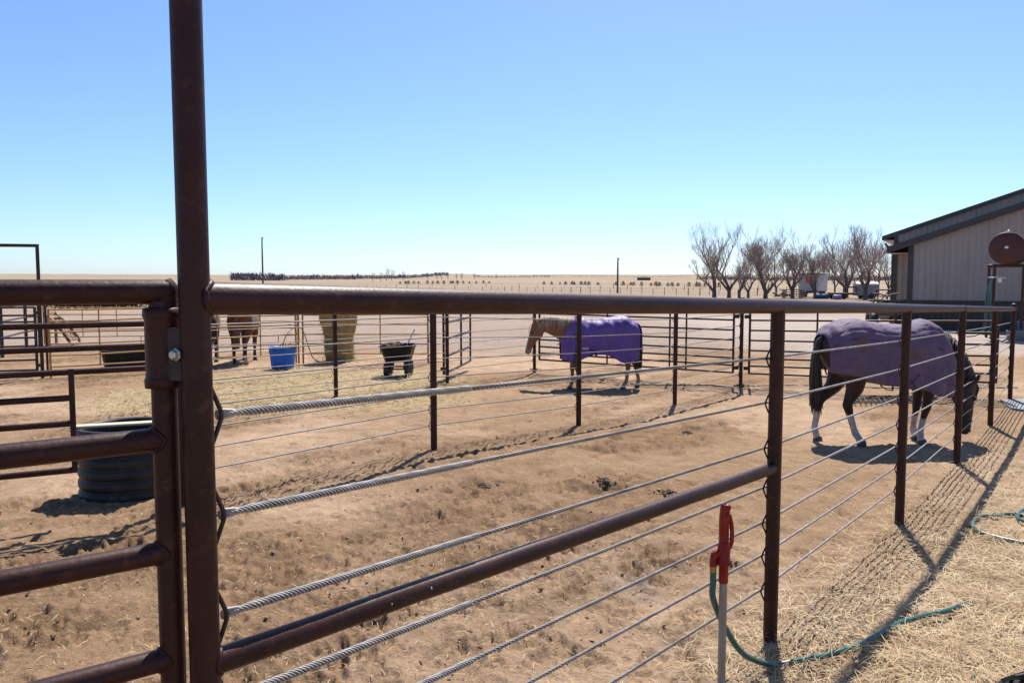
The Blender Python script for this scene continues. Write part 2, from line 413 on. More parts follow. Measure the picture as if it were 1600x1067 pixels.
def make_ground():
    th1 = np.radians(np.linspace(-41, 41, 780, endpoint=False))
    th2 = np.radians(np.linspace(41, 319, 150, endpoint=False))
    th = np.concatenate([th1, th2])
    r = np.concatenate([np.linspace(.25, 1.55, 9), np.exp(np.linspace(math.log(1.6), math.log(34), 500)), np.exp(np.linspace(math.log(34.6), math.log(3800), 120))])
    n, m = len(th), len(r)
    RR, TT = np.meshgrid(r, th, indexing='ij')
    X = (RR * np.sin(TT)).ravel(); Y = (RR * np.cos(TT)).ravel()
    Z = terrain(X, Y)
    h, ch, st, hp = relief(X, Y)
    Z = (Z + h).reshape(m, n); CH = ch.reshape(m, n)
    # hoof prints, one by one
    rg = np.random.default_rng(12); X2 = X.reshape(m, n); Y2 = Y.reshape(m, n)
    made = 0
    for _ in range(9000):
        rr = math.exp(rg.uniform(math.log(2.3), math.log(19))); aa = rg.uniform(-.62, .60)
        i = int(np.searchsorted(r, rr)); j = int((math.degrees(aa) + 41) / 82 * 780)
        if rg.random() > .12 + .6 * CH[i, j] * (rr / 8): continue
        R0 = rg.uniform(.050, .072); ri = int(math.ceil(2.0 * R0 / (rr * .0062))) + 1; rj = int(math.ceil(2.0 * R0 / (rr * .00184))) + 1
        sl = (slice(max(0, i - ri), i + ri), slice(max(0, j - rj), min(780, j + rj)))
        cx, cy = rr * math.sin(aa), rr * math.cos(aa); hd = rg.uniform(0, 6.28)
        ux = (X2[sl] - cx) * math.cos(hd) + (Y2[sl] - cy) * math.sin(hd); uy = -(X2[sl] - cx) * math.sin(hd) + (Y2[sl] - cy) * math.cos(hd)
        dd = np.hypot(ux * .85, uy) / R0
        frog = .55 * np.exp(-((ux + .25 * R0) ** 2 / (.6 * R0) ** 2 + uy ** 2 / (.28 * R0) ** 2))
        Z[sl] += rg.uniform(.5, 1.1) * (-.024 * (1 - sstep(.75, 1.05, dd)) * (1 - frog) + .010 * np.exp(-((dd - 1.22) / .18) ** 2))
        made += 1
    Z = Z.ravel()
    X = np.append(X, 0.); Y = np.append(Y, 0.); Z = np.append(Z, gz(0, 0))
    i = np.arange(m - 1)[:, None]; j = np.arange(n)[None, :]
    q = np.stack([i * n + j, i * n + (j + 1) % n, (i + 1) * n + (j + 1) % n, (i + 1) * n + j], -1).reshape(-1, 4)[:, ::-1]
    tri = np.stack([np.full(n, m * n), (np.arange(n) + 1) % n, np.arange(n)], -1)[:, ::-1]
    me = bpy.data.meshes.new('ground')
    me.vertices.add(len(X)); me.vertices.foreach_set('co', np.stack([X, Y, Z], -1).ravel())
    loops = np.concatenate([q.ravel(), tri.ravel()]).astype(np.int32)
    me.loops.add(len(loops)); me.loops.foreach_set('vertex_index', loops)
    ls = np.concatenate([np.arange(len(q)) * 4, len(q) * 4 + np.arange(len(tri)) * 3]).astype(np.int32)
    me.polygons.add(len(ls)); me.polygons.foreach_set('loop_start', ls)
    me.polygons.foreach_set('use_smooth', np.ones(len(ls), bool))
    me.update(calc_edges=True)
    # soil colours
    X = X[:-1]; Y = Y[:-1]
    d = np.hypot(X, Y)
    tan = np.array([.300, .192, .110]); dust = np.array([.395, .268, .170]); mud = np.array([.180, .104, .055]); straw = np.array([.45, .345, .19])
    lot = np.array([.295, .222, .172]); grav = np.array([.38, .318, .268]); field = np.array([.295, .228, .155]); field2 = np.array([.258, .192, .130])
    k = fbm(X * .4, Y * .4, 101, 4)[:, None]; k2 = fbm(X * 2.2, Y * 2.2, 111, 4)[:, None]
    C = tan * (1 - sstep(.42, .62, k)) + dust * sstep(.42, .62, k)
    C = C * (.86 + .28 * k2)
    m_ = np.clip(ch * (.45 + .9 * (fbm(X * 5, Y * 5, 121, 4) - .25)), 0, .9)[:, None]
    C = C * (1 - m_) + mud * m_
    C = C * (1 - .35 * hp[:, None])
    s_ = (st * (.55 + .7 * (fbm(X * 3, Y * 3, 131, 3) - .3))).clip(0, 1)[:, None]
    C = C * (1 - s_) + straw * s_
    # damp patch by the hydrant
    for px, py, s in ((985, 915, .20), (1012, 938, .12)):
        g = ground_at(px, py)
        w = (.30 * (1 - sstep(.1, 1.4, ((X - g.x) ** 2 + ((Y - g.y) * 1.2) ** 2) / (s * s) + 1.2 * (fbm(X * 2.5, Y * 2.5, 7, 2) - .5))))[:, None]
        C = C * (1 - w) + np.array([.31, .265, .23]) * w
    edge = 23 + 6 * (fbm(X * .12, Y * .12, 141, 3) - .5)
    f = sstep(0, 5, Y - edge)[:, None]
    C = C * (1 - f) + lot * (.88 + .24 * fbm(X * .3, Y * 1.1, 151, 4)[:, None]) * f
    g_ = (sstep(5, 8, X - .05 * Y) * sstep(20, 24, Y) * (1 - sstep(44, 58, Y)) * (.5 + .6 * fbm(X * .35, Y * .35, 161, 3)))[:, None].clip(0, 1)
    C = C * (1 - g_) + grav * g_
    bb_ = (sstep(52, 62, Y) * sstep(4, 12, X) * .8)[:, None]
    C = C * (1 - bb_) + np.array([.20, .145, .112]) * bb_
    ff = sstep(0, 10, Y - (96 + 8 * (fbm(X * .03, Y * .03, 171, 2) - .5)))[:, None]
    band = fbm(X * .004, Y * .012, 181, 4)[:, None]
    C = C * (1 - ff) + (field * (1 - sstep(.45, .6, band)) + field2 * sstep(.45, .6, band)) * (.9 + .2 * fbm(X * .05, Y * .15, 191, 3)[:, None]) * ff
    C = np.concatenate([C, np.ones((len(C), 1))], 1)
    C = np.concatenate([C, [[.4, .28, .18, 1]]], 0)
    a = me.color_attributes.new('soil', 'FLOAT_COLOR', 'POINT')
    a.data.foreach_set('color', C.astype(np.float32).ravel())
    m = dirt_material()
    ob = link('ground', me, m)
    ob['kind'] = 'structure'
make_ground()

def scatter_clods():
    rng = np.random.default_rng(5)
    t = (1 + 5 ** .5) / 2
    iv = np.array([(-1, t, 0), (1, t, 0), (-1, -t, 0), (1, -t, 0), (0, -1, t), (0, 1, t), (0, -1, -t), (0, 1, -t), (t, 0, -1), (t, 0, 1), (-t, 0, -1), (-t, 0, 1)]) / 1.9
    fi = np.array([(0, 11, 5), (0, 5, 1), (0, 1, 7), (0, 7, 10), (0, 10, 11), (1, 5, 9), (5, 11, 4), (11, 10, 2), (10, 7, 6), (7, 1, 8), (3, 9, 4), (3, 4, 2), (3, 2, 6), (3, 6, 8), (3, 8, 9), (4, 9, 5), (2, 4, 11), (6, 2, 10), (8, 6, 7), (9, 8, 1)])
    def lumps(name, material, N, keep, smin, smax, label, flat=.65):
        r = np.exp(rng.uniform(math.log(2.2), math.log(24), N)); a = np.radians(rng.uniform(-36, 36, N))
        x = r * np.sin(a); y = r * np.cos(a)
        h, ch, st, hp = relief(x, y)
        ok = rng.uniform(0, 1, N) < keep(x, y, ch)
        x, y, h = x[ok], y[ok], h[ok]
        z = terrain(x, y) + h
        s = smin * (smax / smin) ** (rng.uniform(0, 1, len(x)) ** 2.2)
        V = iv[None] * (1 + rng.uniform(-.38, .38, (len(x), 12, 1))) * s[:, None, None] * np.array([1, 1, flat])
        V = V * rng.uniform(.7, 1.3, (len(x), 1, 3))
        V = V + np.stack([x, y, z + s * .15], -1)[:, None, :]
        Fc = fi[None] + (np.arange(len(x)) * 12)[:, None, None]
        me = bpy.data.meshes.new(name); me.from_pydata(V.reshape(-1, 3).tolist(), [], Fc.reshape(-1, 3).tolist()); me.update()
        ob = link(name, me, material); tag(ob, label, 'dirt', kind='stuff')
    lumps('dirt_clods', M_clod, 34000, lambda x, y, c: .04 + .5 * c ** 1.5, .003, .014, 'crumbled brown dirt clods over the churned pen')
    lumps('manure_crumbs', M_manure, 12000, lambda x, y, c: .004 + .45 * c * (vnoise(x * 1.3, y * 1.3, 3) > .70), .004, .017, 'dark dry manure crumbs scattered on the dirt')
scatter_clods()

def scatter_straw():
    rng = np.random.default_rng(8)
    def blades(name, material, N, rmin, rmax, amin, amax, keep, L, W, label, cat):
        r = np.exp(rng.uniform(math.log(rmin), math.log(rmax), N)); a = np.radians(rng.uniform(amin, amax, N))
        x = r * np.sin(a); y = r * np.cos(a)
        h, ch, st, hp = relief(x, y)
        ok = rng.uniform(0, 1, N) < keep(x, y, st)
        x, y, h = x[ok], y[ok], h[ok]; n = len(x)
        z = terrain(x, y) + h + rng.uniform(.004, .022, n)
        ln = rng.uniform(L[0], L[1], n); az = rng.uniform(0, 2 * np.pi, n); tl = rng.normal(0, .16, n); cv = rng.normal(0, .35, n)
        w = rng.uniform(W[0], W[1], n)
        P = []
        for t in (-.5, 0, .5):
            aa = az + cv * t
            P.append(np.stack([x + np.cos(aa) * ln * t, y + np.sin(aa) * ln * t, z + np.abs(np.sin(tl)) * ln * (t + .5) + .012 * (1 - 4 * t * t) * (ln / .15)], -1))
        sd = np.stack([-np.sin(az), np.cos(az), rng.uniform(-.6, .6, n)], -1) * w[:, None]
        V = np.stack([P[0] - sd * .6, P[0] + sd * .6, P[1] + sd, P[1] - sd, P[2] + sd * .5, P[2] - sd * .5], 1)
        fi = np.array([(0, 1, 2, 3), (3, 2, 4, 5)])
        Fc = fi[None] + (np.arange(n) * 6)[:, None, None]
        me = bpy.data.meshes.new(name); me.from_pydata(V.reshape(-1, 3).tolist(), [], Fc.reshape(-1, 4).tolist()); me.update()
        ob = link(name, me, material); tag(ob, label, cat, kind='stuff')
    blades('straw_litter', M_straw, 260000, 3.0, 12, 10, 37, lambda x, y, s: s ** 1.2, (.05, .26), (.0008, .0021), 'pale straw stems strewn in front of the cable fence', 'straw')
    blades('straw_flecks', M_straw, 30000, 2.2, 22, -37, 34, lambda x, y, s: .25 + .2 * s, (.02, .07), (.0008, .002), 'short broken straw flecks lying all over the pen dirt', 'straw')
    blades('hay_litter', M_hayblade, 16000, 10, 22, -30, 0, lambda x, y, s: s, (.06, .25), (.003, .007), 'greenish hay strewn over the far left pen', 'hay')
scatter_straw()

# ================================================================== FENCES OF PIPE AND CABLE
PR = .0365
CABLE_H = [1.477, 1.247, 1.013, .807, .623, .45, .267]
def clip_mesh(z, out, tang, r, half, bulge):
    """bent rod that holds a cable against a post"""
    m = MB(); o = Vector(out)
    a = o * (PR * .8); b = o * (PR + bulge)
    m.tube([a + Vector((0, 0, z + half)), a * .5 + b * .5 + Vector((0, 0, z + half * .62)), b + Vector((0, 0, z + half * .12)), b + Vector((0, 0, z - half * .12)), a * .5 + b * .5 + Vector((0, 0, z - half * .62)), a + Vector((0, 0, z - half))], r, 6)
    return m

def cable_fence(name, label, P, H=1.74, HH=None, close=None, rail_r=.0365, clip_r=.0045):
    root = thing(name, label, 'fence', P[0])
    d = (P[-1] - P[0]); d.z = 0; d.normalize(); n = Vector((-d.y, d.x, 0))
    posts = []
    HH = HH or [H] * len(P)
    for i, p in enumerate(P):
        m = MB(); m.tube([p + Vector((0, 0, -.15)), p + Vector((0, 0, HH[i] * .5)), p + Vector((0, 0, HH[i] - rail_r * .6))], PR, 16)
        po = m.build('post', M_pipe, root); posts.append(po)
        for h in CABLE_H:
            if i == 0 and close: continue
            c = clip_mesh(h * HH[i] / 1.74, (n * .75 - d * .66).normalized(), d, clip_r, .062, .018)
            c.v = [(a + p.x, b + p.y, e + p.z) for a, b, e in c.v]
            c.build('cable_clip', M_rod, po)
    m = MB(); pts = []
    for i in range(len(P) - 1):
        for t in range(6): pts.append((P[i] + Vector((0, 0, HH[i]))).lerp(P[i + 1] + Vector((0, 0, HH[i + 1])), t / 6))
    pts.append(P[-1] + Vector((0, 0, HH[-1])) + d * .03)
    m.tube(pts, rail_r, 20); m.build('top_rail', M_pipe, root)
    off = n * (PR + .012)
    for h in CABLE_H:
        m = MB()
        st = 1 if close else 0
        pts = [P[i] + off + Vector((0, 0, h * HH[i] / 1.74)) for i in range(st, len(P))]
        pts[-1] = pts[-1] + d * .06
        m.tube(pts, .0068, 6); m.build('cable', M_cable, root)
        m = MB(); e = pts[-1]; m.tube([e - d * .05, e + d * .02], .013, 8); m.build('cable_end', M_steel, root)
    return root, d, n, posts

def strand(m, pts_fn, L, n, R0, r, pitch, ph0, ph_step, step=.010, sides=4, taper=0):
    N = int(L / step)
    for k in range(n):
        pts = []
        for i in range(N + 1):
            s = L * i / N
            c, a, b = pts_fn(s)
            rr = R0 * (min(1, .35 + s / taper) if taper else 1)
            ph = 2 * math.pi * s / pitch + ph0 + ph_step * k
            pts.append(c + (a * math.cos(ph) + b * math.sin(ph)) * rr)
        m.tube(pts, r, sides)

# the near fence, with a tall gate post at its near end
H1 = [at(322, 466, 1.74).z - POST1[0].z] + [at(px, py, p.y).z - p.z for (px, py), p in zip(((1222, 479), (1415, 482), (1504, 482.5), (1551, 483), (1580, 483)), POST1[1:])]
f1, d1, n1, posts1 = cable_fence('cable_fence', 'nearest maroon pipe and steel cable fence running to the far right corner', POST1, HH=H1, close=True)
A = POST1[0]; B = POST1[1]
# first post is replaced by a tall one
bpy.data.objects.remove(posts1[0])
AR = .0330
m = MB(); m.tube([A + Vector((0, 0, -.2)), A + Vector((0, 0, 1.5)), A + Vector((0, 0, 3.6))], AR, 28)
tall = m.build('post', M_pipe, f1); tall['label'] = 'tall gate post rising out of the top of the picture'
dAB = (B - A); LAB = Vector((dAB.x, dAB.y, 0)).length; dh = Vector((dAB.x, dAB.y, 0)).normalized(); nh = Vector((-dh.y, dh.x, 0))
for h in CABLE_H:
    ha_, hb_ = h * H1[0] / 1.74, h * H1[1] / 1.74
    a0 = A + Vector((0, 0, ha_)) + dh * (AR + .032) + nh * .012
    b0 = B + Vector((0, 0, hb_)) + nh * (PR + .012)
    L = (b0 - a0).length; T = (b0 - a0).normalized(); aa = T.cross(Vector((0, 0, 1))).normalized(); bb = T.cross(aa)
    fn = lambda s, a0=a0, T=T, aa=aa, bb=bb: (a0 + T * s, aa, bb)
    m = MB(); strand(m, fn, L, 4, .0046, .0026, .075, 0, math.pi / 2, .0075, 5)
    cb = m.build('cable', M_cable, f1)
    MB().tube([a0, b0], .0040, 6).build('cable_core', M_core, cb)
    m = MB(); strand(m, fn, .82 + random.uniform(-.03, .04), 6, .0084, .0024, .066, 1.0 + h * 7, math.pi / 3, .0055, 5, taper=.10)
    m.build('wrapped_grip', M_grip, f1)
    # the dead-end eye and its bent rod
    m = MB(); m.tube([a0 - T * .012 + Vector((0, 0, .010)), a0 + T * .02 + Vector((0, 0, .006)), a0 + T * .045], [.004, .0045, .004], 8)
    m.tube([a0 - T * .012 - Vector((0, 0, .010)), a0 + T * .02 - Vector((0, 0, .006)), a0 + T * .045], [.004, .0045, .004], 8)
    m.ball(a0 - T * .012, (.007, .007, .013), 8, 6)
    m.build('cable_eye', M_grip, f1)
    m = MB(); o = dh
    a = o * (AR * .93); b = o * (AR + .022)
    m.tube([A + a + Vector((0, 0, ha_ + .066)), A + a * .45 + b * .55 + Vector((0, 0, ha_ + .035)), A + b + Vector((0, 0, ha_ + .008)), A + b + Vector((0, 0, ha_ - .008)), A + a * .45 + b * .55 + Vector((0, 0, ha_ - .035)), A + a + Vector((0, 0, ha_ - .066))], .0055, 8)
    m.build('cable_clip', M_rod, tall)
# middle pipe of the first bay
m = MB(); m.tube([A + Vector((0, 0, .915)).lerp(Vector((0, 0, .937)), t / 20) + (B - A) * (t / 20) + Vector((random.uniform(-.0012, .0012), 0, random.uniform(-.0012, .0012))) for t in range(21)], .0305, 24); m.build('middle_rail', M_pipe, f1)
def weld(c, axis, r, t, parent):
    ax = Vector(axis).normalized(); a = ax.orthogonal().normalized(); b = ax.cross(a); rings = []
    pts = [c + (a * math.cos(x) + b * math.sin(x)) * (r + random.uniform(-.0015, .0015)) + ax * random.uniform(-.0015, .0015) for x in [2 * math.pi * i / 26 for i in range(26)]]
    MB().tube(pts, [t * random.uniform(.75, 1.25) for _ in pts], 7, closed=True).build('weld_bead', M_pipe, parent)
def saddle(c, axis, lat, rp, r, t, parent):
    pts = []
    for k in range(30):
        a = 2 * math.pi * k / 30; w = r * math.sin(a)
        pts.append(c + axis * (math.sqrt(max(1e-8, rp * rp - min(w * w, rp * rp * .96))) + .001) + lat * w + Vector((0, 0, r * math.cos(a))) + Vector((random.uniform(-.001, .001), random.uniform(-.001, .001), random.uniform(-.0015, .0015))))
    MB().tube(pts, [t * random.uniform(.7, 1.35) for _ in pts], 7, closed=True).build('weld_bead', M_pipe, parent)
saddle(A + Vector((0, 0, H1[0])), dh, nh, AR, .0365, .0062, f1)
saddle(A + Vector((0, 0, .915)), dh, nh, AR, .0305, .0055, f1)
saddle(B + Vector((0, 0, .937)), -dh, nh, PR, .0305, .004, f1)
for t_, q_ in ((.165, .1), (.212, .25), (.245, .1)):  # lit gaps along the middle rail, put in as small white balls
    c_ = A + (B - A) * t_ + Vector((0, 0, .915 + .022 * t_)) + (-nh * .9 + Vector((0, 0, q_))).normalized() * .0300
    MB().ball(c_ - (-nh) * .002, (.0035, .0035, .0055), 6, 4).build('lit_gap_fleck', M_white, f1)
E_ = POST1[3]
m = MB(); m.tube([E_ - d1 * .05 + Vector((0, 0, H1[3])), E_ + d1 * .02 + Vector((0, 0, H1[3]))], .0415, 16); m.build('rail_coupling', M_pipe, f1)
FP = POST1[5]
m = MB(); m.tube([FP + Vector((0, 0, H1[5] - .06)), FP + Vector((0, 0, H1[5] + .07))], .05, 16); m.ball(FP + Vector((0, 0, H1[5] + .07)), (.05, .05, .03), 16, 8); m.build('post_cap', M_pipe, f1)

f2, d2, n2, posts2 = cable_fence('cable_fence', 'maroon cable fence standing between the two blanketed horses', POST2)
SP = POST2[-1]
m = MB(); m.tube([SP + Vector((0, 0, 1.66)), SP + Vector((0, 0, 1.80))], .048, 14); m.ball(SP + Vector((0, 0, 1.80)), (.05, .05, .03), 14, 8); m.build('post_cap', M_dark_pipe, f2)
f3, d3, n3, posts3 = cable_fence('cable_fence', 'farthest cable fence, between the hay strewn pen and the palomino', POST3)

# ------------------------------------------------------------------ pipe gates
def pipe_gate(name, label, p, q, heights, rr=.021, ur=.024, inner=(), material=None, hinges=True, group=None, tilt=None):
    material = material or M_pipe_far
    p, q = Vector(p), Vector(q)
    root = thing(name, label, 'gate', p, group=group)
    lo, hi = heights[0], heights[-1]
    Z = lambda h: Vector((0, 0, h))
    for e in (p, q):
        MB().tube([e + Z(lo - .01), e + Z(hi + .01)], ur, 10).build('upright', material, root)
    for h in heights:
        MB().tube([p + Z(h), p.lerp(q, .5) + Z(h - random.uniform(0, .012)), q + Z(h)], rr, 10).build('rail', material, root)
    for t in inner:
        c = p.lerp(q, t); MB().tube([c + Z(lo), c + Z(hi)], rr * .9, 8).build('brace', material, root)
    if hinges:
        dd = (p - q).normalized()
        for h in (lo + .1, hi - .12):
            MB().box(p + Z(h) + dd * .05, (.11, .05, .07)).build('hinge', material, root)
    return root
GH = [.30, .45, .60, .76, .96, 1.16, 1.36, 1.55]
S_, T_, F_ = POST2[-1], POST3[-1], POST1[-1]
dl = (T_ - S_).normalized(); dr = (F_ - S_).normalized()
pipe_gate('pipe_gate', 'long maroon pipe gate behind the palomino horse', S_ + dl * .16, T_ - dl * .13, GH, inner=(.22, .30, .62))
pipe_gate('pipe_gate', 'long maroon pipe gate behind the brown horse', S_ + dr * .16, F_ - dr * .22, GH, inner=(.30, .62))
V_ = POST3[2]
ge = ground_at(735, 577)
gdir = (Vector((ge.x, ge.y, 0)) - Vector((V_.x, V_.y, 0))).normalized()
g0 = V_ + Vector((-.10, .05, 0)); 
pipe_gate('pipe_gate', 'open pipe gate swung away from us beside the black cart', g0 + gdir * .12, Vector((ge.x, ge.y, g0.z)), [.18, .52, .88, 1.22, 1.55], rr=.026, inner=(.62,), material=M_grey if False else M_pipe_far)

# ------------------------------------------------------------------ near gate at the left, hung on the tall post
gp = A + Vector((-.078, .014, 0)); gdir2 = Vector((-.80, -.60, 0)).normalized()
ng = thing('pipe_gate', 'nearest heavy pipe gate hinged to the tall post at left', 'gate', gp)
Z = lambda h: Vector((0, 0, h))
zt = EYE - .022 - gp.z
GR = .0262
q = gp + gdir2 * 2.6
MB().tube([gp + Z(.25), gp + Z(zt - .02)], .0272, 20).build('upright', M_pipe, ng)
MB().tube([q + Z(.25), q + Z(zt)], .0272, 16).build('upright', M_pipe, ng)
MB().tube([gp - gdir2 * .012 + Z(zt), q + Z(zt)], GR, 22).build('rail', M_pipe, ng)
elb = MB(); elb.tube([gp - gdir2 * .010 + Z(zt + .0255), gp - gdir2 * .016 + Z(zt + .008), gp - gdir2 * .004 + Z(zt - .05)], [.012, .025, .0275], 18); elb.build('elbow', M_pipe, ng)
for dz in (.345, .60, .845, 1.10, 1.36):
    MB().tube([gp + Z(zt - dz + .02), q + Z(zt - dz + .02)], GR * .98, 22).build('rail', M_pipe, ng)
    saddle(gp + Z(zt - dz + .02), gdir2, Vector((-gdir2.y, gdir2.x, 0)), .0272, GR, .0042, ng)
sl = MB(); sl.lathe([(.029, 0), (.039, .002), (.040, .02), (.0375, .024), (.0365, .03), (.0365, .150), (.0375, .154), (.040, .158), (.039, .176), (.030, .178)], gp + Z(zt - .212), n=28)
slv = sl.build('hinge_sleeve', M_pipe, ng)
dA = (A - gp); dA.z = 0; dA.normalize()
rot = Matrix.Rotation(math.atan2(dA.y, dA.x), 3, 'Z')
MB().box(gp.lerp(A, .55) + Vector((0, -.018, 0)) + Z(zt - .135), (.06, .012, .115), rot).build('hinge_plate', M_steel, ng)
bolt = MB(); bc = gp.lerp(A, .5) + Vector((.006, -.03, 0)) + Z(zt - .135)
bolt.lathe([(.0145, 0), (.0145, .003), (.011, .004), (.011, .012), (.008, .014)], bc, 'Y', 6, rot=Matrix.Rotation(R(180), 3, 'Z') @ Matrix.Rotation(R(-25), 3, 'Z'), smooth=False)
bolt.build('bolt', M_bolt, ng)

# ------------------------------------------------------------------ mid-left gate with a feeding gap, hung on the hidden post of the second fence
h0 = POST2[0]
g1 = at(228, 508, 6.15); g2 = at(0, 512, 5.7)
gd = Vector((g2.x - g1.x, g2.y - g1.y, 0)).normalized()
mg = thing('pipe_gate', 'pipe gate with a gap in its lower rails beside the ribbed tub', 'gate', (h0.x, h0.y, h0.z))
def on(px):      # where the gate's vertical plane meets a picture column
    u = (px - 800) / F; t = (g1.x - u * g1.y / math.cos(PITCH) * 1.0) / 1.0
    lo, hi = -2, 6
    for _ in range(40):
        mid = (lo + hi) / 2; p = g1 + gd * mid
        yy = p.y * math.cos(PITCH) + (EYE - p.z) * math.sin(PITCH)
        if p.x / yy > u: lo = mid
        else: hi = mid
    return g1 + gd * lo
pe = h0 + Vector((-.05, -.02, 0)); pl = on(-260); pm = on(108)
def zat(py, Y=5.7): return at(0, py, Y).z
tops = [zat(474), zat(512), zat(550), zat(588)]; lows = [zat(628), zat(669), zat(744)]
for zz in tops: MB().tube([Vector((pe.x, pe.y, zz)), Vector((pl.x, pl.y, zz))], .0235, 14).build('rail', M_pipe, mg)
for zz in lows: MB().tube([Vector((pm.x, pm.y, zz)), Vector((pl.x, pl.y, zz))], .0235, 14).build('rail', M_pipe, mg)
MB().tube([Vector((pm.x, pm.y, lows[2] - .02)), Vector((pm.x, pm.y, tops[3] + .03))], .0205, 12).build('upright', M_pipe, mg)
MB().tube([Vector((pl.x, pl.y, lows[2] - .02)), Vector((pl.x, pl.y, tops[0]))], .0235, 12).build('upright', M_pipe, mg)
MB().tube([Vector((pe.x, pe.y, tops[3] - .02)), Vector((pe.x, pe.y, tops[0] + .02))], .0235, 12).build('upright', M_pipe, mg)

# ribbed tub with a board across it
tb = ground_at(200, 770)
tub = thing('feed_tub', 'ribbed black plastic tub behind the left gate', 'tub', tb)
prof = []; rad = .37; Ht = .58
for i in range(61):
    z = Ht * i / 60; ph = (z / Ht * 6.0) % 1
    bulge = .022 * (1 - abs(2 * ph - 1) ** 3) - .01
    prof.append((rad + bulge, z - .01))
prof += [(rad + .02, Ht), (rad + .03, Ht + .012), (rad + .02, Ht + .026), (rad - .02, Ht + .022), (rad - .028, Ht - .02), (rad - .03, .08), (.01, .07)]
MB().lathe(prof, n=56).build('ribbed_wall', M_culvert, tub, local=True)
bd = MB().box((0.0, -.06, Ht + .038), (.80, .11, .02), Matrix.Rotation(R(20), 3, 'Z'), bevel=.004).build('loose_board', M_wood, None)
bd.name = 'wooden_board'; bd.location = tb; tag(bd, 'pale wooden board lying across the ribbed black tub', 'board')

# ------------------------------------------------------------------ yard hydrant and hoses in front of the fence
hb = at(1127, 1067, 3.40); hbz = gz(hb.x, hb.y); hb = Vector((hb.x, hb.y, hbz))
hy = thing('yard_hydrant', 'red headed yard hydrant on a galvanised pipe before the fence', 'hydrant', hb)
zp = lambda py: at(1130, py, 3.40).z - hbz
MB().tube([(0, 0, -.1), (0, 0, .3), (0, 0, zp(905))], .0172, 16).build('standpipe', M_galv, hy, local=True)
z0 = zp(910); z1 = zp(880); z2 = zp(855)
hd = MB(); hd.lathe([(.0185, z0), (.0205, z0 + .004), (.0205, z1 - .006), (.030, z1 - .004), (.032, z1 + .006), (.030, z1 + .018), (.0265, z1 + .024), (.0275, z2), (.024, z2 + .02), (.017, z2 + .03), (.012, z2 + .035)], n=18)
hd.build('head', M_red, hy, local=True)
sp = MB(); zs = zp(868)
sp.tube([(-.01, 0, zs + .004), (-.028, 0, zs + .014), (-.043, -.002, zs + .004), (-.046, -.002, zs - .02), (-.046, -.002, zs - .045)], [.018, .0175, .0165, .0155, .0165], 14)
sp.build('spout', M_red, hy, local=True)
zc = zs - .045
cp = MB().lathe([(.013, zc - .026), (.0145, zc - .024), (.0145, zc - .016), (.0125, zc - .013), (.015, zc - .01), (.015, zc + .002), (.012, zc + .004)], (-.046, -.002, 0), n=12).build('hose_coupling', M_brass, hy, local=True)
lv = MB(); zt_ = zp(788)
# lever column: a tapered channel leaning slightly, with rib and hook
for yy in (-.011, .011):
    lv.loft([[Vector((x, yy + w, z)) for x, w in ((xa, -.0045), (xb, -.0045), (xb, .0045), (xa, .0045))] for xa, xb, z in ((-.020, .016, z2 - .01), (-.020, .016, zt_ - .06), (-.015, .020, zt_ - .012), (-.010, .018, zt_))], True, False)
lv.loft([[Vector((x, w, z)) for x, w in ((xa, -.012), (xa + .010, -.012), (xa + .010, .012), (xa, .012))] for xa, z in ((-.021, z2 - .005), (-.021, zt_ - .06), (-.016, zt_ - .012), (-.010, zt_ + .001))], True, False)
lv.ball((.012, 0, zt_ - .012), (.016, .016, .014), 10, 6)
lv.build('lever', M_red, hy, local=True)
hl = MB(); hl.tube([(.010, 0, zt_ - .045), (.020, 0, zt_ - .05), (.030, 0, zt_ - .085), (.034, 0, zt_ - .125), (.033, 0, zt_ - .165), (.025, 0, zt_ - .19), (.014, 0, zt_ - .20)], [.009, .0085, .0075, .007, .007, .0075, .008], 10, flat=1.3)
hl.build('lift_handle', M_red, hy, local=True)
MB().tube([(.004, 0, z2), (.004, 0, zt_ - .05)], .006, 8).build('lift_rod', M_steel, hy, local=True)

def smooth_path(P, n=10):
    P = [Vector(p) for p in P]; out = []
    for i in range(len(P) - 1):
        p0 = P[max(i - 1, 0)]; p1 = P[i]; p2 = P[i + 1]; p3 = P[min(i + 2, len(P) - 1)]
        for k in range(n):
            t = k / n
            out.append(.5 * ((2 * p1) + (p2 - p0) * t + (2 * p0 - 5 * p1 + 4 * p2 - p3) * t * t + (3 * p1 - p0 - 3 * p2 + p3) * t ** 3))
    out.append(P[-1]); return out
def rel_lift(p, lift):
    h = relief(np.array([p.x]), np.array([p.y]))[0][0]
    return Vector((p.x, p.y, gz(p.x, p.y) + float(h) + lift))
hs = hb + Vector((-.046, -.002, zc - .024))
path = [hs, hs + Vector((.001, 0, -.05)), hs + Vector((.006, .01, -.13)), at(1134, 982, 3.52), at(1163, 1022, 3.60)]
for px, py in ((1205, 1041), (1245, 1036), (1300, 1022), (1350, 1003), (1400, 976), (1440, 962), (1480, 951)):
    path.append(rel_lift(ground_at(px, py + 11), .038))
path += [rel_lift(ground_at(1512, 944), .012), rel_lift(ground_at(1545, 938), -.03)]
ho = MB().tube(smooth_path(path, 8), .0138, 12).build('garden_hose', M_hose)
tag(ho, 'green garden hose curving from the red hydrant across the straw', 'hose')
lp = [rel_lift(ground_at(px, py), .022) for px, py in ((1660, 812), (1625, 806), (1590, 806), (1555, 808), (1530, 812), (1519, 822), (1527, 834), (1550, 842), (1580, 849), (1620, 858), (1680, 862))]
lp2 = [rel_lift(ground_at(px, py), .036) for px, py in ((1680, 862), (1650, 840), (1610, 826), (1593, 818), (1590, 810), (1600, 803), (1640, 796), (1700, 795))]
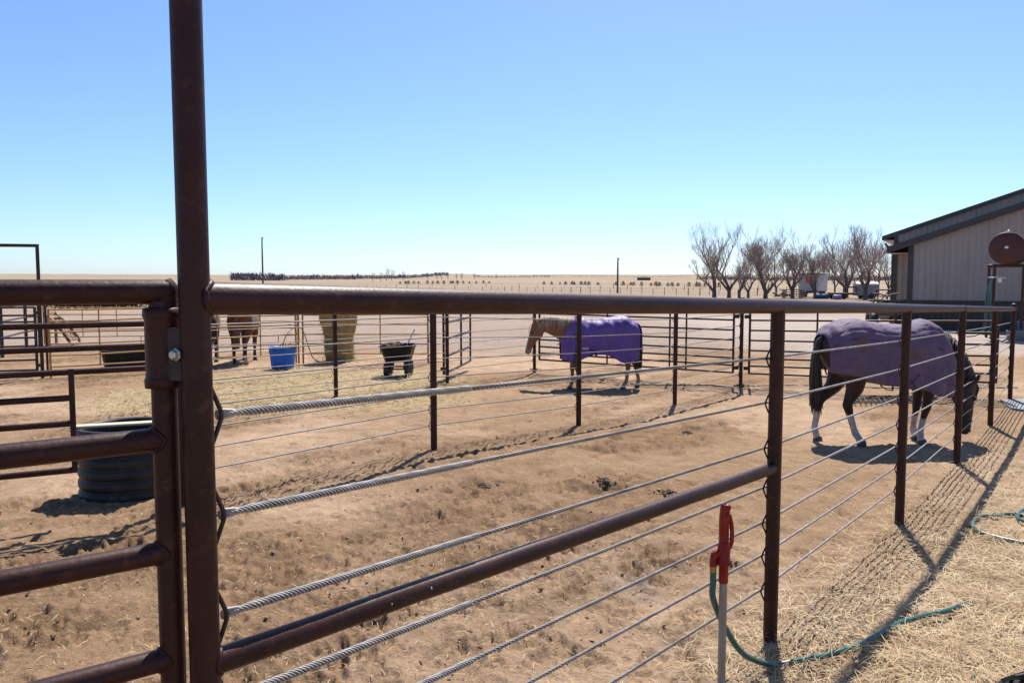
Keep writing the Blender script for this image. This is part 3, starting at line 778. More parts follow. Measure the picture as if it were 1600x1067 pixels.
ho = MB().tube(smooth_path(lp + lp2[1:], 8), .0150, 10).build('garden_hose', M_hose)
tag(ho, 'coiled green garden hose lying at the right edge of the picture', 'hose')
fl = [rel_lift(ground_at(px, py), .012) for px, py in ((985, 602), (1040, 604), (1100, 604), (1150, 606), (1210, 604), (1290, 604), (1370, 607), (1440, 608), (1520, 607), (1590, 606))]
ho = MB().tube(smooth_path(fl, 6), .014, 8).build('garden_hose', mat('grey_hose', (.20, .22, .18), (.26, .28, .23), 6, .6))
tag(ho, 'thin grey hose lying across the pens below the far gates', 'hose')

# tyre at the corner of the picture
tc_ = at(1640, 1150, 2.85); tcg = gz(tc_.x, tc_.y)
ty = thing('wheel', 'knobbly black tyre cut off by the bottom right corner', 'wheel', (tc_.x, tc_.y, tcg), R(25))
tr = .215
m = MB(); prof = []
for k in range(25):
    a = 2 * math.pi * k / 24
    prof.append((tr - .075 + .062 * math.cos(a), .075 * math.sin(a)))
rings = []
for k in range(44):
    a = 2 * math.pi * k / 44
    rings.append([Vector((w, r * math.cos(a), r * math.sin(a) + tr)) for r, w in prof[:-1]])
m.loft(rings, closed=True); m.build('tyre', M_rubber, ty, local=True)
lug = MB()
for k in range(22):
    for s in (-1, 1):
        a = 2 * math.pi * (k + (.25 if s > 0 else 0)) / 22
        rm = Matrix.Rotation(-a, 3, 'X') @ Matrix.Rotation(R(22) * s, 3, 'Z')
        lug.box(Matrix.Rotation(a, 3, 'X') @ Vector((s * .036, tr - .012, 0)) + Vector((0, 0, tr)), (.062, .016, .028), Matrix.Rotation(a, 3, 'X') @ Matrix.Rotation(R(14) * s, 3, 'Y'))
lug.build('tread', M_rubber, ty, local=True)
MB().lathe([(.02, -.03), (.09, -.035), (.095, -.04), (.095, .04), (.09, .035), (.02, .03)], (0, 0, tr), 'X', 24).build('rim', M_grey, ty, local=True)

# concrete pad and drag mat
pad_pts = [ground_at(*p) for p in ((1563, 627), (1640, 624), (1660, 652), (1578, 640))]
m = MB(); m.loft([[Vector((p.x, p.y, p.z - .05)) for p in pad_pts], [Vector((p.x, p.y, p.z + .035)) for p in pad_pts]], True, False)
tag(m.build('concrete_pad', M_concrete), 'pale grey concrete pad beside the far corner post', 'pad')
mt = thing('drag_mat', 'dark wire drag mat lying flat behind the brown horse', 'mat', ground_at(1382, 628))
c0 = ground_at(1335, 624); c1_ = ground_at(1432, 634)
m = MB()
for i in range(15):
    x = -.62 + i * 1.24 / 14
    m.tube([(x - .15, -.42, .03 + random.uniform(0, .03)), (x + random.uniform(-.02, .02), 0, .035 + random.uniform(0, .04)), (x + .15, .42, .03 + random.uniform(0, .03))], .009, 5)
for j in range(9):
    y = -.42 + j * .84 / 8; sh = y / .42 * .15
    m.tube([(-.62 + sh, y, .03 + random.uniform(0, .03)), (sh, y + random.uniform(-.02, .02), .05), (.62 + sh, y, .03 + random.uniform(0, .03))], .009, 5)
m.build('wire_net', M_rod, mt, local=True)

# dark clumps of manure and kicked up dirt
for px, py, sz, lab in ((948, 757, .13, 'dark manure clump under the second cable in the near pen'), (1040, 772, .10, 'dark manure clump right of the larger one in the near pen'), (755, 765, .10, 'dark manure clump left of centre in the near pen'),
                        (1160, 606, .30, 'mound of dark dirt round the foot of the far gate post'), (838, 578, .28, 'mound of dark dirt beside the palomino horse head'), (830, 598, .12, 'small dark dropping before the palomino forelegs'), (1075, 680, .10, 'small dark dropping near the near pen fence shadow')):
    g = ground_at(px, py); rg = random.Random(px); m = MB()
    for i in range(46):
        a = rg.uniform(0, 6.28); q = abs(rg.gauss(0, .55)) * sz; rr_ = rg.uniform(.008, .020) * (1.3 if q < sz * .5 else .8)
        zz = max(0, 1 - q / sz) * sz * .22 * rg.uniform(.3, 1)
        p = rel_lift(Vector((g.x + 1.3 * q * math.cos(a), g.y + q * math.sin(a), 0)), zz)
        m.ball(p, (rr_ * rg.uniform(.7, 1.4), rr_ * rg.uniform(.7, 1.4), rr_ * rg.uniform(.5, .9)), 6, 4)
    o = m.build('manure_clump', M_manure); tag(o, lab, 'manure', kind='stuff')

# ================================================================== HORSES
def interp(tab, x):
    if x <= tab[0][0]: return tab[0][1:]
    for a, b in zip(tab, tab[1:]):
        if x <= b[0]:
            t = (x - a[0]) / (b[0] - a[0]); t = t * t * (3 - 2 * t) * .5 + t * .5
            return tuple(p + (q - p) * t for p, q in zip(a[1:], b[1:]))
    return tab[-1][1:]
TRUNK = [(-.83, 1.26, 1.10, .07), (-.80, 1.34, 1.00, .15), (-.72, 1.43, .90, .23), (-.58, 1.49, .82, .275), (-.42, 1.505, .775, .29), (-.2, 1.46, .735, .285), (.0, 1.43, .70, .30),
         (.22, 1.435, .685, .295), (.42, 1.49, .70, .265), (.55, 1.47, .75, .235), (.67, 1.40, .83, .20), (.76, 1.30, .92, .155), (.81, 1.20, 1.02, .08)]
def horse(name, label, loc, rz, scale=1.0, poll=(1.28, 1.42), head_ang=-78, feet=(0, 0, 0, 0), coat=None, hair=None, blanket=None, head_turn=0.0, mane_side=1, ear_len=.15, tail_hair=None):
    root = thing(name, label, 'horse', loc, rz)
    root.scale = (scale,) * 3
    m = MB()
    def ell(c, fwd, hh, hw, n=18):
        fwd = Vector(fwd).normalized(); lat = Vector((0, 1, 0)); up = fwd.cross(lat) * -1
        if up.z < 0 and abs(fwd.z) < .7: up = -up
        return [Vector(c) + lat * (math.cos(2 * math.pi * k / n) * hw) + up * (math.sin(2 * math.pi * k / n) * hh) for k in range(n)]
    xs = np.linspace(-.83, .81, 26)
    rings = []
    for x in xs:
        zt, zb, w = interp(TRUNK, x)
        rr = []
        for k in range(22):
            a = 2 * math.pi * k / 22; c, s_ = math.cos(a), math.sin(a)
            wz = w * (1.0 - .18 * max(0, s_) ** 2)
            rr.append(Vector((x, math.copysign(abs(c) ** .9, c) * wz, (zt + zb) / 2 + s_ * (zt - zb) / 2)))
        rings.append(rr)
    m.loft(rings)
    # neck
    P = Vector((poll[0], head_turn * .5, poll[1])); N0 = Vector((.48, 0, 1.16))
    ha = R(head_ang); hd_ = Vector((math.cos(ha), head_turn, math.sin(ha))).normalized()
    nk = []
    for i in range(9):
        t = i / 8
        c1v = N0 + Vector((.30, 0, .10 if poll[1] > 1.0 else -.04)); c2v = P - hd_ * .05 + Vector((-.16, 0, .06 if poll[1] > 1.0 else .16))
        p = N0 * (1 - t) ** 3 + c1v * 3 * t * (1 - t) ** 2 + c2v * 3 * t * t * (1 - t) + P * t ** 3
        nk.append(p)
    fr = []
    for i in range(9):
        t = i / 8
        f_ = (nk[min(i + 1, 8)] - nk[max(i - 1, 0)]).normalized()
        hh = .30 * (1 - t) ** 1.2 + .125 * (1 - (1 - t) ** 1.2); hw = .17 * (1 - t) + .078 * t
        lat = Vector((0, 1, 0)); lat = (lat - f_ * lat.dot(f_)).normalized(); up = f_.cross(lat)
        if up.x * 0 + up.z < 0 and poll[1] > 1.0: up = -up
        fr.append([nk[i] + lat * math.cos(2 * math.pi * k / 18) * hw + up * math.sin(2 * math.pi * k / 18) * hh for k in range(18)])
    m.loft(fr)
    # head
    lat = Vector((0, 1, 0)); lat = (lat - hd_ * lat.dot(hd_)).normalized(); upv = hd_.cross(lat)
    if upv.x < 0: upv = -upv                   # towards the forehead
    HS = [(-.10, .085, .07, .0), (-.03, .115, .085, -.01), (.07, .145, .098, -.045), (.17, .145, .094, -.045), (.27, .105, .073, -.018), (.38, .082, .06, .0), (.47, .07, .054, .0), (.54, .070, .057, -.004), (.59, .055, .048, -.006), (.615, .03, .03, -.008)]
    hr = []
    for s_, hh, hw, o in HS:
        c = P + hd_ * s_ + upv * o
        hr.append([c + lat * math.cos(2 * math.pi * k / 16) * hw + upv * math.sin(2 * math.pi * k / 16) * hh for k in range(16)])
    m.loft(hr)
    # ears
    for s_ in (-1, 1):
        b = P + lat * .052 * s_ + upv * .055 - hd_ * .03
        e = b + (-hd_ * .8 + upv * .35 + lat * s_ * .22).normalized() * ear_len
        m.tube([b, b.lerp(e, .4), b.lerp(e, .8), e], [.030, .034, .020, .007], 8)
    # legs
    fx = feet
    legs = []
    for s_, o in ((1, fx[0]), (-1, fx[1])):
        y = .135 * s_
        pts = [(.50, y, 1.08), (.50, y, .90), (.52 + o * .2, y * 1.03, .72), (.53 + o * .42, y, .52), (.535 + o * .5, y, .45), (.53 + o * .62, y, .36), (.525 + o * .82, y, .20), (.53 + o * .9, y, .145), (.55 + o * .96, y, .085), (.57 + o, y, .03)]
        m.tube(pts, [.13, .115, .085, .055, .057, .040, .036, .044, .040, .05], 12)
        legs.append(Vector((.575 + o, y, 0)))
    for s_, o in ((1, fx[2]), (-1, fx[3])):
        y = .15 * s_
        pts = [(-.50, y * .75, 1.20), (-.52, y * .95, 1.02), (-.48 + o * .1, y * 1.05, .84), (-.53 + o * .3, y, .68), (-.64 + o * .5, y * .95, .54), (-.665 + o * .55, y * .95, .49), (-.655 + o * .65, y * .95, .38), (-.645 + o * .85, y, .20), (-.635 + o * .9, y, .145), (-.605 + o * .96, y, .085), (-.58 + o, y, .03)]
        m.tube(pts, [.17, .17, .145, .10, .062, .062, .045, .039, .046, .042, .05], 12)
        legs.append(Vector((-.575 + o, y, 0)))
    tmp = bpy.data.objects.new('tmp', m.mesh('tmp')); col.objects.link(tmp)
    md = tmp.modifiers.new('r', 'REMESH'); md.mode = 'VOXEL'; md.voxel_size = .015
    sm = tmp.modifiers.new('s', 'SMOOTH'); sm.factor = .5; sm.iterations = 5
    dg = bpy.context.evaluated_depsgraph_get(); dg.update()
    me = bpy.data.meshes.new_from_object(tmp.evaluated_get(dg)); me.name = 'body'
    bpy.data.objects.remove(tmp)
    me.materials.clear()
    n = len(me.vertices); co = np.empty(n * 3); me.vertices.foreach_get('co', co); co = co.reshape(-1, 3)
    C = coat(co, P, hd_)
    ca = me.color_attributes.new('coat', 'FLOAT_COLOR', 'POINT'); ca.data.foreach_set('color', np.concatenate([C, np.ones((n, 1))], 1).astype(np.float32).ravel())
    me.polygons.foreach_set('use_smooth', np.ones(len(me.polygons), bool))
    link('body', me, M_coat, root)
    for p in legs:
        MB().lathe([(.056, .0), (.058, .008), (.050, .055), (.040, .062)], p, n=14).build('hoof', M_hoof, root, local=True)
    for s_ in (-1, 1):
        MB().ball(P + hd_ * .16 + upv * .058 + lat * s_ * .080, .020, 10, 6).build('eye', M_eye, root, local=True)
        MB().ball(P + hd_ * .565 + upv * .035 + lat * s_ * .040, (.012, .010, .016), 8, 5).build('nostril', M_eye, root, local=True)
    # mane: strands falling to one side of the crest
    rng = random.Random(3)
    mn = MB()
    for i in range(260):
        t = rng.uniform(.16, 1.0); k = min(int(t * 8), 7); f_ = t * 8 - k
        c = nk[k].lerp(nk[k + 1], f_); tt = (nk[k + 1] - nk[k]).normalized()
        la = Vector((0, 1, 0)); u_ = tt.cross(la)
        if u_.z < 0 and poll[1] > 1.0: u_ = -u_
        if poll[1] <= 1.0 and u_.x < 0: u_ = -u_
        hh = .30 * (1 - t) ** 1.2 + .125 * (1 - (1 - t) ** 1.2)
        b = c + u_ * (hh * .97); L = rng.uniform(.14, .34)
        side = mane_side * rng.uniform(.6, 1)
        hw = (.17 * (1 - t) + .078 * t)
        mn.tube([b, b + u_ * .012 + la * side * hw * .55 - Vector((0, 0, .02)), b - u_ * L * .38 + la * side * hw * 1.05 - Vector((0, 0, .03)), b - u_ * L * .75 + la * side * hw * 1.12 + tt * rng.uniform(-.04, .04) - Vector((0, 0, .06))], [.007, .0085, .007, .002], 4, flat=.5)
    for i in range(16):      # forelock
        b = P + upv * .085 - hd_ * .06 + lat * rng.uniform(-.04, .04)
        mn.tube([b, b + hd_ * .1 + upv * .045, b + hd_ * rng.uniform(.16, .26) + upv * .03 + lat * rng.uniform(-.03, .03)], [.010, .009, .002], 5, flat=.5)
    mn.build('mane', hair, root, local=True)
    tl = MB()
    for i in range(90):
        a = rng.uniform(0, 6.28); q = rng.uniform(0, 1) ** .5
        dx, dy = math.cos(a) * q, math.sin(a) * q
        L = rng.uniform(.72, .98)
        tl.tube([(-.79, dy * .02, 1.33), (-.855 + dx * .02, dy * .03, 1.26), (-.89 + dx * .035, dy * .045, 1.08), (-.885 + dx * .06, dy * .065, 1.33 - L * .6), (-.87 + dx * .07, dy * .075, 1.33 - L * .85), (-.86 + dx * .075 + rng.uniform(-.02, .02), dy * .06, 1.33 - L)], [.016, .017, .016, .014, .010, .003], 5)
    tl.build('tail', tail_hair or hair, root, local=True)
    if blanket: make_blanket(root, blanket)
    return root

def make_blanket(root, kind):
    mt_, hem, quilt = kind['mat'], kind['hem'], kind.get('quilt', False)
    NI, NJ = 70, 46
    V = []; rng = random.Random(4)
    puff = .018 if quilt else .014
    def halfpt(x, v):
        """v: 0 at the spine .. 1 at the hem"""
        zt, zb, w = interp(TRUNK, max(-.79, min(.80, x)))
        if x < -.72: w = max(w, .225 - (-.72 - x) * .55)
        if x < -.79: zt = 1.36 - (-.79 - x) * 1.3
        if -.75 < x < -.2: w = max(w, .315)
        w += puff + .022; zt += puff
        zc_ = zt - (zt - zb) * .42
        hm = interp(hem, x)[0]
        arc = 1.35 * (zt - zc_); drop = zc_ - hm; tot = arc + drop
        s_ = v * tot
        if s_ < arc:
            a = s_ / arc * math.pi / 2
            y = w * math.sin(a) ** .85; z = zc_ + (zt - zc_) * math.cos(a) ** .95
        else:
            k = (s_ - arc); y = w + .012 * math.sin(min(1, k / .3) * math.pi / 2) - .02 * (k / max(drop, .1)) ** 2; z = zc_ - k
        return y, z
    for i in range(NI + 1):
        for j in range(-NJ, NJ + 1):
            v = abs(j) / NJ
            xf = .44 + .34 * min(1, v / .45) ** 1.3 - .03 * max(0, v - .6)
            xb = (-.83 if quilt else -.865) + .02 * v
            t = i / NI; x = xb + (xf - xb) * t
            y, z = halfpt(x, v)
            p = Vector((x * 4.2, v * 5 * (1 if j > 0 else -1), 3.3))
            wr = mnoise.noise(Vector((x * 3.1, z * 2.2, 1.7 + (j > 0)))) * .014 + mnoise.noise(Vector((x * 9 + z * 4, z * 3.5, 5.1 + (j > 0)))) * .007
            fold = math.exp(-((x + .52 - .5 * (1.5 - z)) / .05) ** 2) * .010 - math.exp(-((x - .40 - .45 * (1.4 - z)) / .035) ** 2) * .012 + math.exp(-((x - .47 - .45 * (1.4 - z)) / .04) ** 2) * .012
            if quilt:
                fold *= .5
                zz = v * 6.2
                seam = abs((v * 3.6 + .12 * math.sin(x * 4)) % 1 - .5) * 2          # long seams
                wr += -.013 * math.exp(-((1 - seam) / .08) ** 2) + .005
                wr += .006 * mnoise.noise(Vector((x * 16, v * 24, 2 + (j > 0)))) + .010 * mnoise.noise(Vector((x * 8 + z * 5, z * 2, 9 + (j > 0)))) * min(1, v * 2)
            else:
                fold += .020 * mnoise.noise(Vector((x * 7 - z * 6, z * 1.6 + x, 7.7 + (j > 0)))) * min(1, v * 4) + .014 * math.sin(x * 22 + z * 9 + 4 * mnoise.noise(Vector((x * 3, z * 3, 0)))) * max(0, .6 - v) * min(1, v * 5)
            out = wr + fold
            ny = math.sin(min(1, v * 2.2) * math.pi / 2); nz = math.cos(min(1, v * 2.2) * math.pi / 2)
            y2 = (y + out * ny) * (1 if j >= 0 else -1); z2 = z + out * nz
            if v > .55: y2 += (.015 * math.sin(x * 17 + 1.3 * (j > 0)) + .008 * math.sin(x * 37)) * (v - .55) / .45 * (1 if j >= 0 else -1)
            V.append((x, y2, z2 + (.012 * math.sin(x * 11 + (j > 0)) * max(0, v - .9) * 10 * .4)))
    W = 2 * NJ + 1; Fc = []
    for i in range(NI):
        for j in range(2 * NJ):
            a = i * W + j; Fc.append((a, a + 1, a + W + 1, a + W))
    b = MB(); b.add(V, Fc)
    bl = b.build('blanket', mt_, root, local=True)
    so = bl.modifiers.new('thick', 'SOLIDIFY'); so.thickness = .006; so.offset = -1
    if quilt: r_ = None
    # rump panel closing the back under the tail flap, split for the tail
    r_ = MB(); rows = []
    for k in range(9):
        z = 1.37 - k * .058; row = []
        for q in range(11):
            s_ = -1 + q / 5
            row.append(Vector((-.845 - .075 * math.sin(min(1, k / 3) * math.pi / 2) * (1 - .35 * s_ * s_) + .02 * math.sin(q * 1.7), s_ * (.12 + .012 * k), z - .03 * s_ * s_)))
        rows.append(row)
    v = [p for row in rows for p in row]
    f = [(i * 11 + j, i * 11 + j + 1, (i + 1) * 11 + j + 1, (i + 1) * 11 + j) for i in range(6 if not quilt else 4) for j in range(10)]
    if not quilt:
        r_.add(v, f); tf = r_.build('tail_flap', mt_, root, local=True)
        so = tf.modifiers.new('thick', 'SOLIDIFY'); so.thickness = .006
    # binding along the hem
    for s_ in (0, 2 * NJ):
        MB().tube([V[i * W + s_] for i in range(0, NI + 1, 2)], .007, 6).build('hem_binding', M_binding if not quilt else mt_, root, local=True)
    # shoulder gusset and label tab on the sheet
    if not quilt:
        for sd in (1, -1):
            g = MB(); y0 = .262
            g.add([(.47, sd * (y0 + .03), 1.06), (.40, sd * (y0 + .045), .56), (.55, sd * (y0 + .02), .54)], [(0, 1, 2)], False)
            g.build('gusset', M_binding, root, local=True).modifiers.new('t', 'SOLIDIFY').thickness = .006
            MB().box((.30, sd * .335, .86), (.13, .006, .035)).build('label_tab', mat('grey_tab%d' % sd, (.45, .42, .42), rough=.6), root, local=True)
    # leg and belly straps, surcingle ends, chest buckles
    for sd in (1, -1):
        for x0, x1 in ((.22, .08), (.02, .20)):
            y0, z0 = halfpt(x0, .80); y1, z1 = halfpt(x1, 1.0)
            MB().tube([(x0, sd * (y0 + .012), z0), ((x0 + x1) / 2, sd * ((y0 + y1) / 2 + .016), (z0 + z1) / 2), (x1, sd * (y1 + .010), z1)], .016, 6, flat=.3).build('surcingle', M_binding, root, local=True)
        for zz in (1.05, .93):
            MB().tube([(.70, sd * .20, zz + .01), (.80, sd * .13, zz), (.845, 0, zz - .01)], .013, 6, flat=.4).build('chest_strap', M_binding, root, local=True)
        ys, zs_ = halfpt(-.60, .98)
        MB().tube([(-.60, sd * (ys + .004), zs_), (-.66, sd * .18, zs_ - .07), (-.76, sd * .06, zs_ + .06)], .009, 6, flat=.4).build('leg_strap', M_binding, root, local=True)
    if quilt:
        for sd in (1, -1):
            for vv in (.16, .44):
                MB().tube([Vector((x, sd * (halfpt(x, vv)[0] + .004), halfpt(x, vv)[1] + .004)) for x in np.linspace(-.78, .42 if vv < .2 else .60, 26)], .0045, 5).build('seam_piping', M_binding, root, local=True)
    MB().tube([(.10, .29, .80), (.06, .2, .67), (.02, 0, .655), (-.02, -.2, .67), (-.06, -.29, .80)], .012, 6, flat=.4).build('belly_strap', M_binding, root, local=True)

def smix(a, b, t): return a[None] * (1 - t[:, None]) + b[None] * t[:, None]
def coat_palomino(co, P, hd_):
    c1 = np.array([.165, .072, .030]); c2 = np.array([.215, .105, .047]); sock = np.array([.27, .19, .135]); muz = np.array([.26, .18, .14])
    x, y, z = co.T
    C = smix(c1, c2, vnoise(x * 5, z * 5, 3))
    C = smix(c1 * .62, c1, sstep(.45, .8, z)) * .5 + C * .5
    t = 1 - sstep(.16, .30, z); C = C * (1 - t[:, None]) + sock * t[:, None]
    s_ = (co - np.array(P)) @ np.array(hd_)
    front = (x > P.x - .2)
    t = sstep(.40, .55, s_) * front; C = C * (1 - .8 * t[:, None]) + muz * .8 * t[:, None]
    up = np.array(Vector((0, 1, 0)).cross(hd_)); up = up if up[0] > 0 else -up
    b = sstep(.035, .06, (co - np.array(P)) @ up) * (np.abs(y) < .035) * sstep(.05, .12, s_) * front
    C = C * (1 - .7 * b[:, None]) + np.array([.40, .32, .26]) * .7 * b[:, None]
    return C
def coat_bay(co, P, hd_):
    c1 = np.array([.026, .010, .007]); c2 = np.array([.046, .019, .011]); blk = np.array([.014, .008, .006]); wht = np.array([.42, .37, .34])
    x, y, z = co.T
    C = smix(c1, c2, vnoise(x * 4, z * 4, 3))
    t = 1 - sstep(.45, .75, z); C = C * (1 - t[:, None]) + blk * t[:, None]
    legz = 1 - sstep(.36, .385, z + .03 * (vnoise(x * 30, y * 30, 4) - .5) + .05 * (x > 0))
    legz = legz * (np.abs(x) < .95); C = C * (1 - legz[:, None]) + wht * legz[:, None]
    head = x > .9
    C[head] = smix(c1 * .8, c2 * .7, vnoise(y[head] * 9, z[head] * 9, 6))
    return C
def coat_sorrel(co, P, hd_):
    c1 = np.array([.105, .034, .017]); c2 = np.array([.15, .055, .027]); blk = np.array([.035, .016, .011])
    x, y, z = co.T
    C = smix(c1, c2, vnoise(x * 4, z * 4, 8))
    t = 1 - sstep(.25, .6, z); C = C * (1 - t[:, None]) + blk * t[:, None]
    w = (1 - sstep(.22, .26, z)) * (y < 0) * (x < 0); C = C * (1 - .7 * w[:, None]) + np.array([.4, .32, .27]) * .7 * w[:, None]
    return C
def coat_dark(co, P, hd_):
    x, y, z = co.T
    return smix(np.array([.03, .013, .010]), np.array([.055, .024, .016]), vnoise(x * 4, z * 4, 8))

hp1 = ground_at(933, 606)
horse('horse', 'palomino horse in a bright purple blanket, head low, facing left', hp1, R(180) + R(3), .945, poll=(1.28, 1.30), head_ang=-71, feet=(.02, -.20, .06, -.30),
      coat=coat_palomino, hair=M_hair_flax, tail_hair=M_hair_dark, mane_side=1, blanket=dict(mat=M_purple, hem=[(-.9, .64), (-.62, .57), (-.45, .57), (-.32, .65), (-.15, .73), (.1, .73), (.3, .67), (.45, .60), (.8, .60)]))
hp2 = ground_at(1380, 691)
horse('horse', 'dark brown horse with white socks in a plum quilted blanket, grazing', hp2, R(4), 1.04, poll=(1.05, .70), head_ang=-90, feet=(-.08, -.16, -.19, .22),
      coat=coat_bay, hair=M_hair_dark, mane_side=-1, blanket=dict(mat=M_plum, quilt=True, hem=[(-.9, .92), (-.6, .88), (-.3, .80), (.0, .74), (.3, .70), (.5, .62), (.7, .58), (.8, .60)]))
hp3 = ground_at(380, 571)
horse('horse', 'reddish brown horse seen from behind the yellow panels', hp3 + Vector((-.22, .85, 0)), R(97), 1.07, poll=(1.25, 1.15), head_ang=-70, feet=(0, -.1, .1, -.1), coat=coat_sorrel, hair=M_hair_brown)
hp4 = ground_at(312, 574)
horse('horse', 'dark horse mostly hidden behind the tall gate post', hp4 + Vector((-.1, .85, 0)), R(104), 1.0, poll=(1.25, 1.2), head_ang=-70, feet=(0, -.1, .1, -.2), coat=coat_dark, hair=M_hair_dark)

# ================================================================== YELLOW CORRAL PANELS AND THE THINGS ROUND THEM
def panel(label, p, q, H=1.52, rails=6, verts=(.5,), material=M_yellow, group='yellow corral panels'):
    p, q = Vector(p), Vector(q)
    root = thing('corral_panel', label, 'panel', p, group=group)
    for e in (p, q):
        MB().tube([e + Z(0), e + Z(H)], .024, 8).build('upright', material, root)
    for k in range(rails):
        h = .26 + (H - .28) * k / (rails - 1)
        a, b = p + Z(h), q + Z(h)
        MB().tube([a, a.lerp(b, .3) + Z(random.uniform(-.02, .01)), a.lerp(b, .7) + Z(random.uniform(-.02, .015)), b], .018, 8).build('rail', material, root)
    for t in verts:
        c = p.lerp(q, t); MB().tube([c + Z(.26), c + Z(H - .02)], .016, 8).build('brace', material, root)
    c = p.lerp(q, .85); MB().tube([c + Z(0.02), c + Z(.26)], .015, 6).build('foot', material, root)
    return root
pa = ground_at(80, 592); pb = ground_at(467, 568); pc = ground_at(474, 568); pd = ground_at(669, 568)
pm_ = pa.lerp(pb, .47)
panel('yellow corral panel in front of the black trough', pa, pm_ - Vector((.05, .03, 0)), verts=(.38,))
panel('yellow corral panel in front of the reddish brown horse', pm_ + Vector((.05, .03, 0)), pb, verts=(.30, .66))
panel('yellow corral panel in front of the hay bale', pc, pd, verts=(.38, .62))
r1 = at(70, 545, 27); r2 = at(250, 543, 27.3); r3 = at(470, 541, 27.8); r4 = at(560, 560, 24)
for (a, b, lab) in ((r1, r2, 'distant yellow panel behind the black trough, at the left'), (r2, r3, 'distant yellow panel beyond the horses, middle of the back row'),):
    a = gpt(a); b = gpt(b); panel(lab, a, b - (b - a).normalized() * .06, verts=(.34, .64))
panel('yellow panel running back from the panel joint to the back row', pb + Vector((-.1, .12, 0)), gpt(r3) + Vector((-.1, -.15, 0)), verts=(.5,))

# hay in a net, standing upright
hbp = ground_at(526, 566) + Vector((0, .5, 0))
hay = thing('hay_bale', 'tall upright hay bale slumped behind the yellow panel', 'hay bale', hbp)
rings = []
for k in range(26):
    t = k / 25; z = 1.62 * t
    rr = .38 + .085 * sstep(.3, .75, np.array([t]))[0] - .12 * max(0, t - .9) * 6
    ring = []
    for j in range(40):
        a = 2 * math.pi * j / 40
        q = rr * (1 + .17 * mnoise.noise(Vector((math.cos(a) * 1.6, math.sin(a) * 1.6, z * 2.2))) + .08 * mnoise.noise(Vector((math.cos(a) * 6, math.sin(a) * 6, z * 9))))
        ring.append(Vector((q * math.cos(a) - .05 * math.sin(z * 1.5), q * math.sin(a) * .9, z)))
    rings.append(ring)
MB().loft(rings).build('packed_hay', M_hay, hay, local=True)
m = MB(); rng = random.Random(2)
for i in range(3200):
    a = rng.uniform(0, 6.28); z = rng.uniform(0.02, 1.6); t = z / 1.62
    rr = .38 + .085 * sstep(.3, .75, np.array([t]))[0]
    p = Vector((rr * math.cos(a) - .05 * math.sin(z * 1.5), rr * math.sin(a) * .9, z))
    dv = Vector((rng.uniform(-1, 1), rng.uniform(-1, 1), rng.uniform(-1.2, .4))).normalized() * rng.uniform(.05, .13); w = dv.cross(Vector((math.cos(a), math.sin(a), .3))).normalized() * .004
    p += Vector((math.cos(a), math.sin(a), 0)) * rng.uniform(0, .03)
    m.add([p - w, p + w, p + dv], [(0, 1, 2)], False)
for i in range(900):
    a = rng.uniform(0, 6.28); q = .3 + abs(rng.gauss(0, .28)); p = Vector((q * math.cos(a) - .15, q * math.sin(a), max(0, .16 - (q - .3) * .3) * rng.uniform(.1, 1)))
    dv = Vector((rng.uniform(-1, 1), rng.uniform(-1, 1), rng.uniform(-.1, .4))).normalized() * rng.uniform(.06, .16); w = dv.cross(Vector((0, 0, 1))).normalized() * .005
    m.add([p - w, p + w, p + dv], [(0, 1, 2)], False)
lo_ = m.build('loose_hay', M_hayblade, hay, local=True); lo_['kind'] = 'stuff'

# blue tub
bt = ground_at(442, 576)
blue = thing('muck_tub', 'bright blue plastic tub in front of the yellow panels', 'tub', bt)
rings = []
for rr, z in ((.20, 0), (.235, .01), (.25, .10), (.262, .25), (.278, .40), (.287, .50), (.305, .505), (.305, .53), (.285, .535), (.272, .5), (.245, .1), (.02, .06)):
    ring = []
    for j in range(48):
        a = 2 * math.pi * j / 48; e = 4.0
        c, s_ = math.cos(a), math.sin(a); q = 1 / (abs(c) ** e + abs(s_) ** e) ** (1 / e)
        q = q * (1 - .05 * (1 if (j % 12) in (5, 6, 7) else 0) * (z < .48))
        ring.append(Vector((rr * q * c, rr * q * s_, z + (.02 * math.cos(a * 2) if z > .4 else 0))))
    rings.append(ring)
MB().loft(rings).build('shell', M_blue, blue, local=True)
hw_ = MB(); hw_.tube([(-.305, .0, .50), (-.33, .02, .42), (-.30, .0, .36)], .012, 6); hw_.build('rope_handle', M_rubber, blue, local=True)
pj = ground_at(468, 568)
hpth = smooth_path([at(442, 560, bt.y), at(443, 535, bt.y + .1), at(452, 518, bt.y + .4), at(464, 511, pj.y), at(473, 516, pj.y + .1), at(481, 538, pj.y + .2), at(489, 559, pj.y + .25), at(500, 566, pj.y + .3)], 8)
hz = MB().tube(hpth, .012, 8).build('black_hose', M_rubber); tag(hz, 'thin black hose arching over the panel joint by the blue tub', 'hose')

# black trough
tg = ground_at(205, 577)
trough = thing('feed_trough', 'low black rubber trough behind the left yellow panel', 'trough', tg + Vector((0, .55, 0)), R(8))
rings = []
for a_, b_, z in ((.74, .33, 0), (.78, .36, .02), (.83, .40, .40), (.86, .43, .41), (.86, .43, .44), (.80, .37, .44), (.76, .34, .08)):
    c_ = .10; rings.append([Vector(p + (z,)) for p in ((a_ - c_, -b_), (a_, -b_ + c_), (a_, b_ - c_), (a_ - c_, b_), (-a_ + c_, b_), (-a_, b_ - c_), (-a_, -b_ + c_), (-a_ + c_, -b_))])
MB().loft(rings, smooth=False).build('shell', M_black_plastic, trough, local=True)

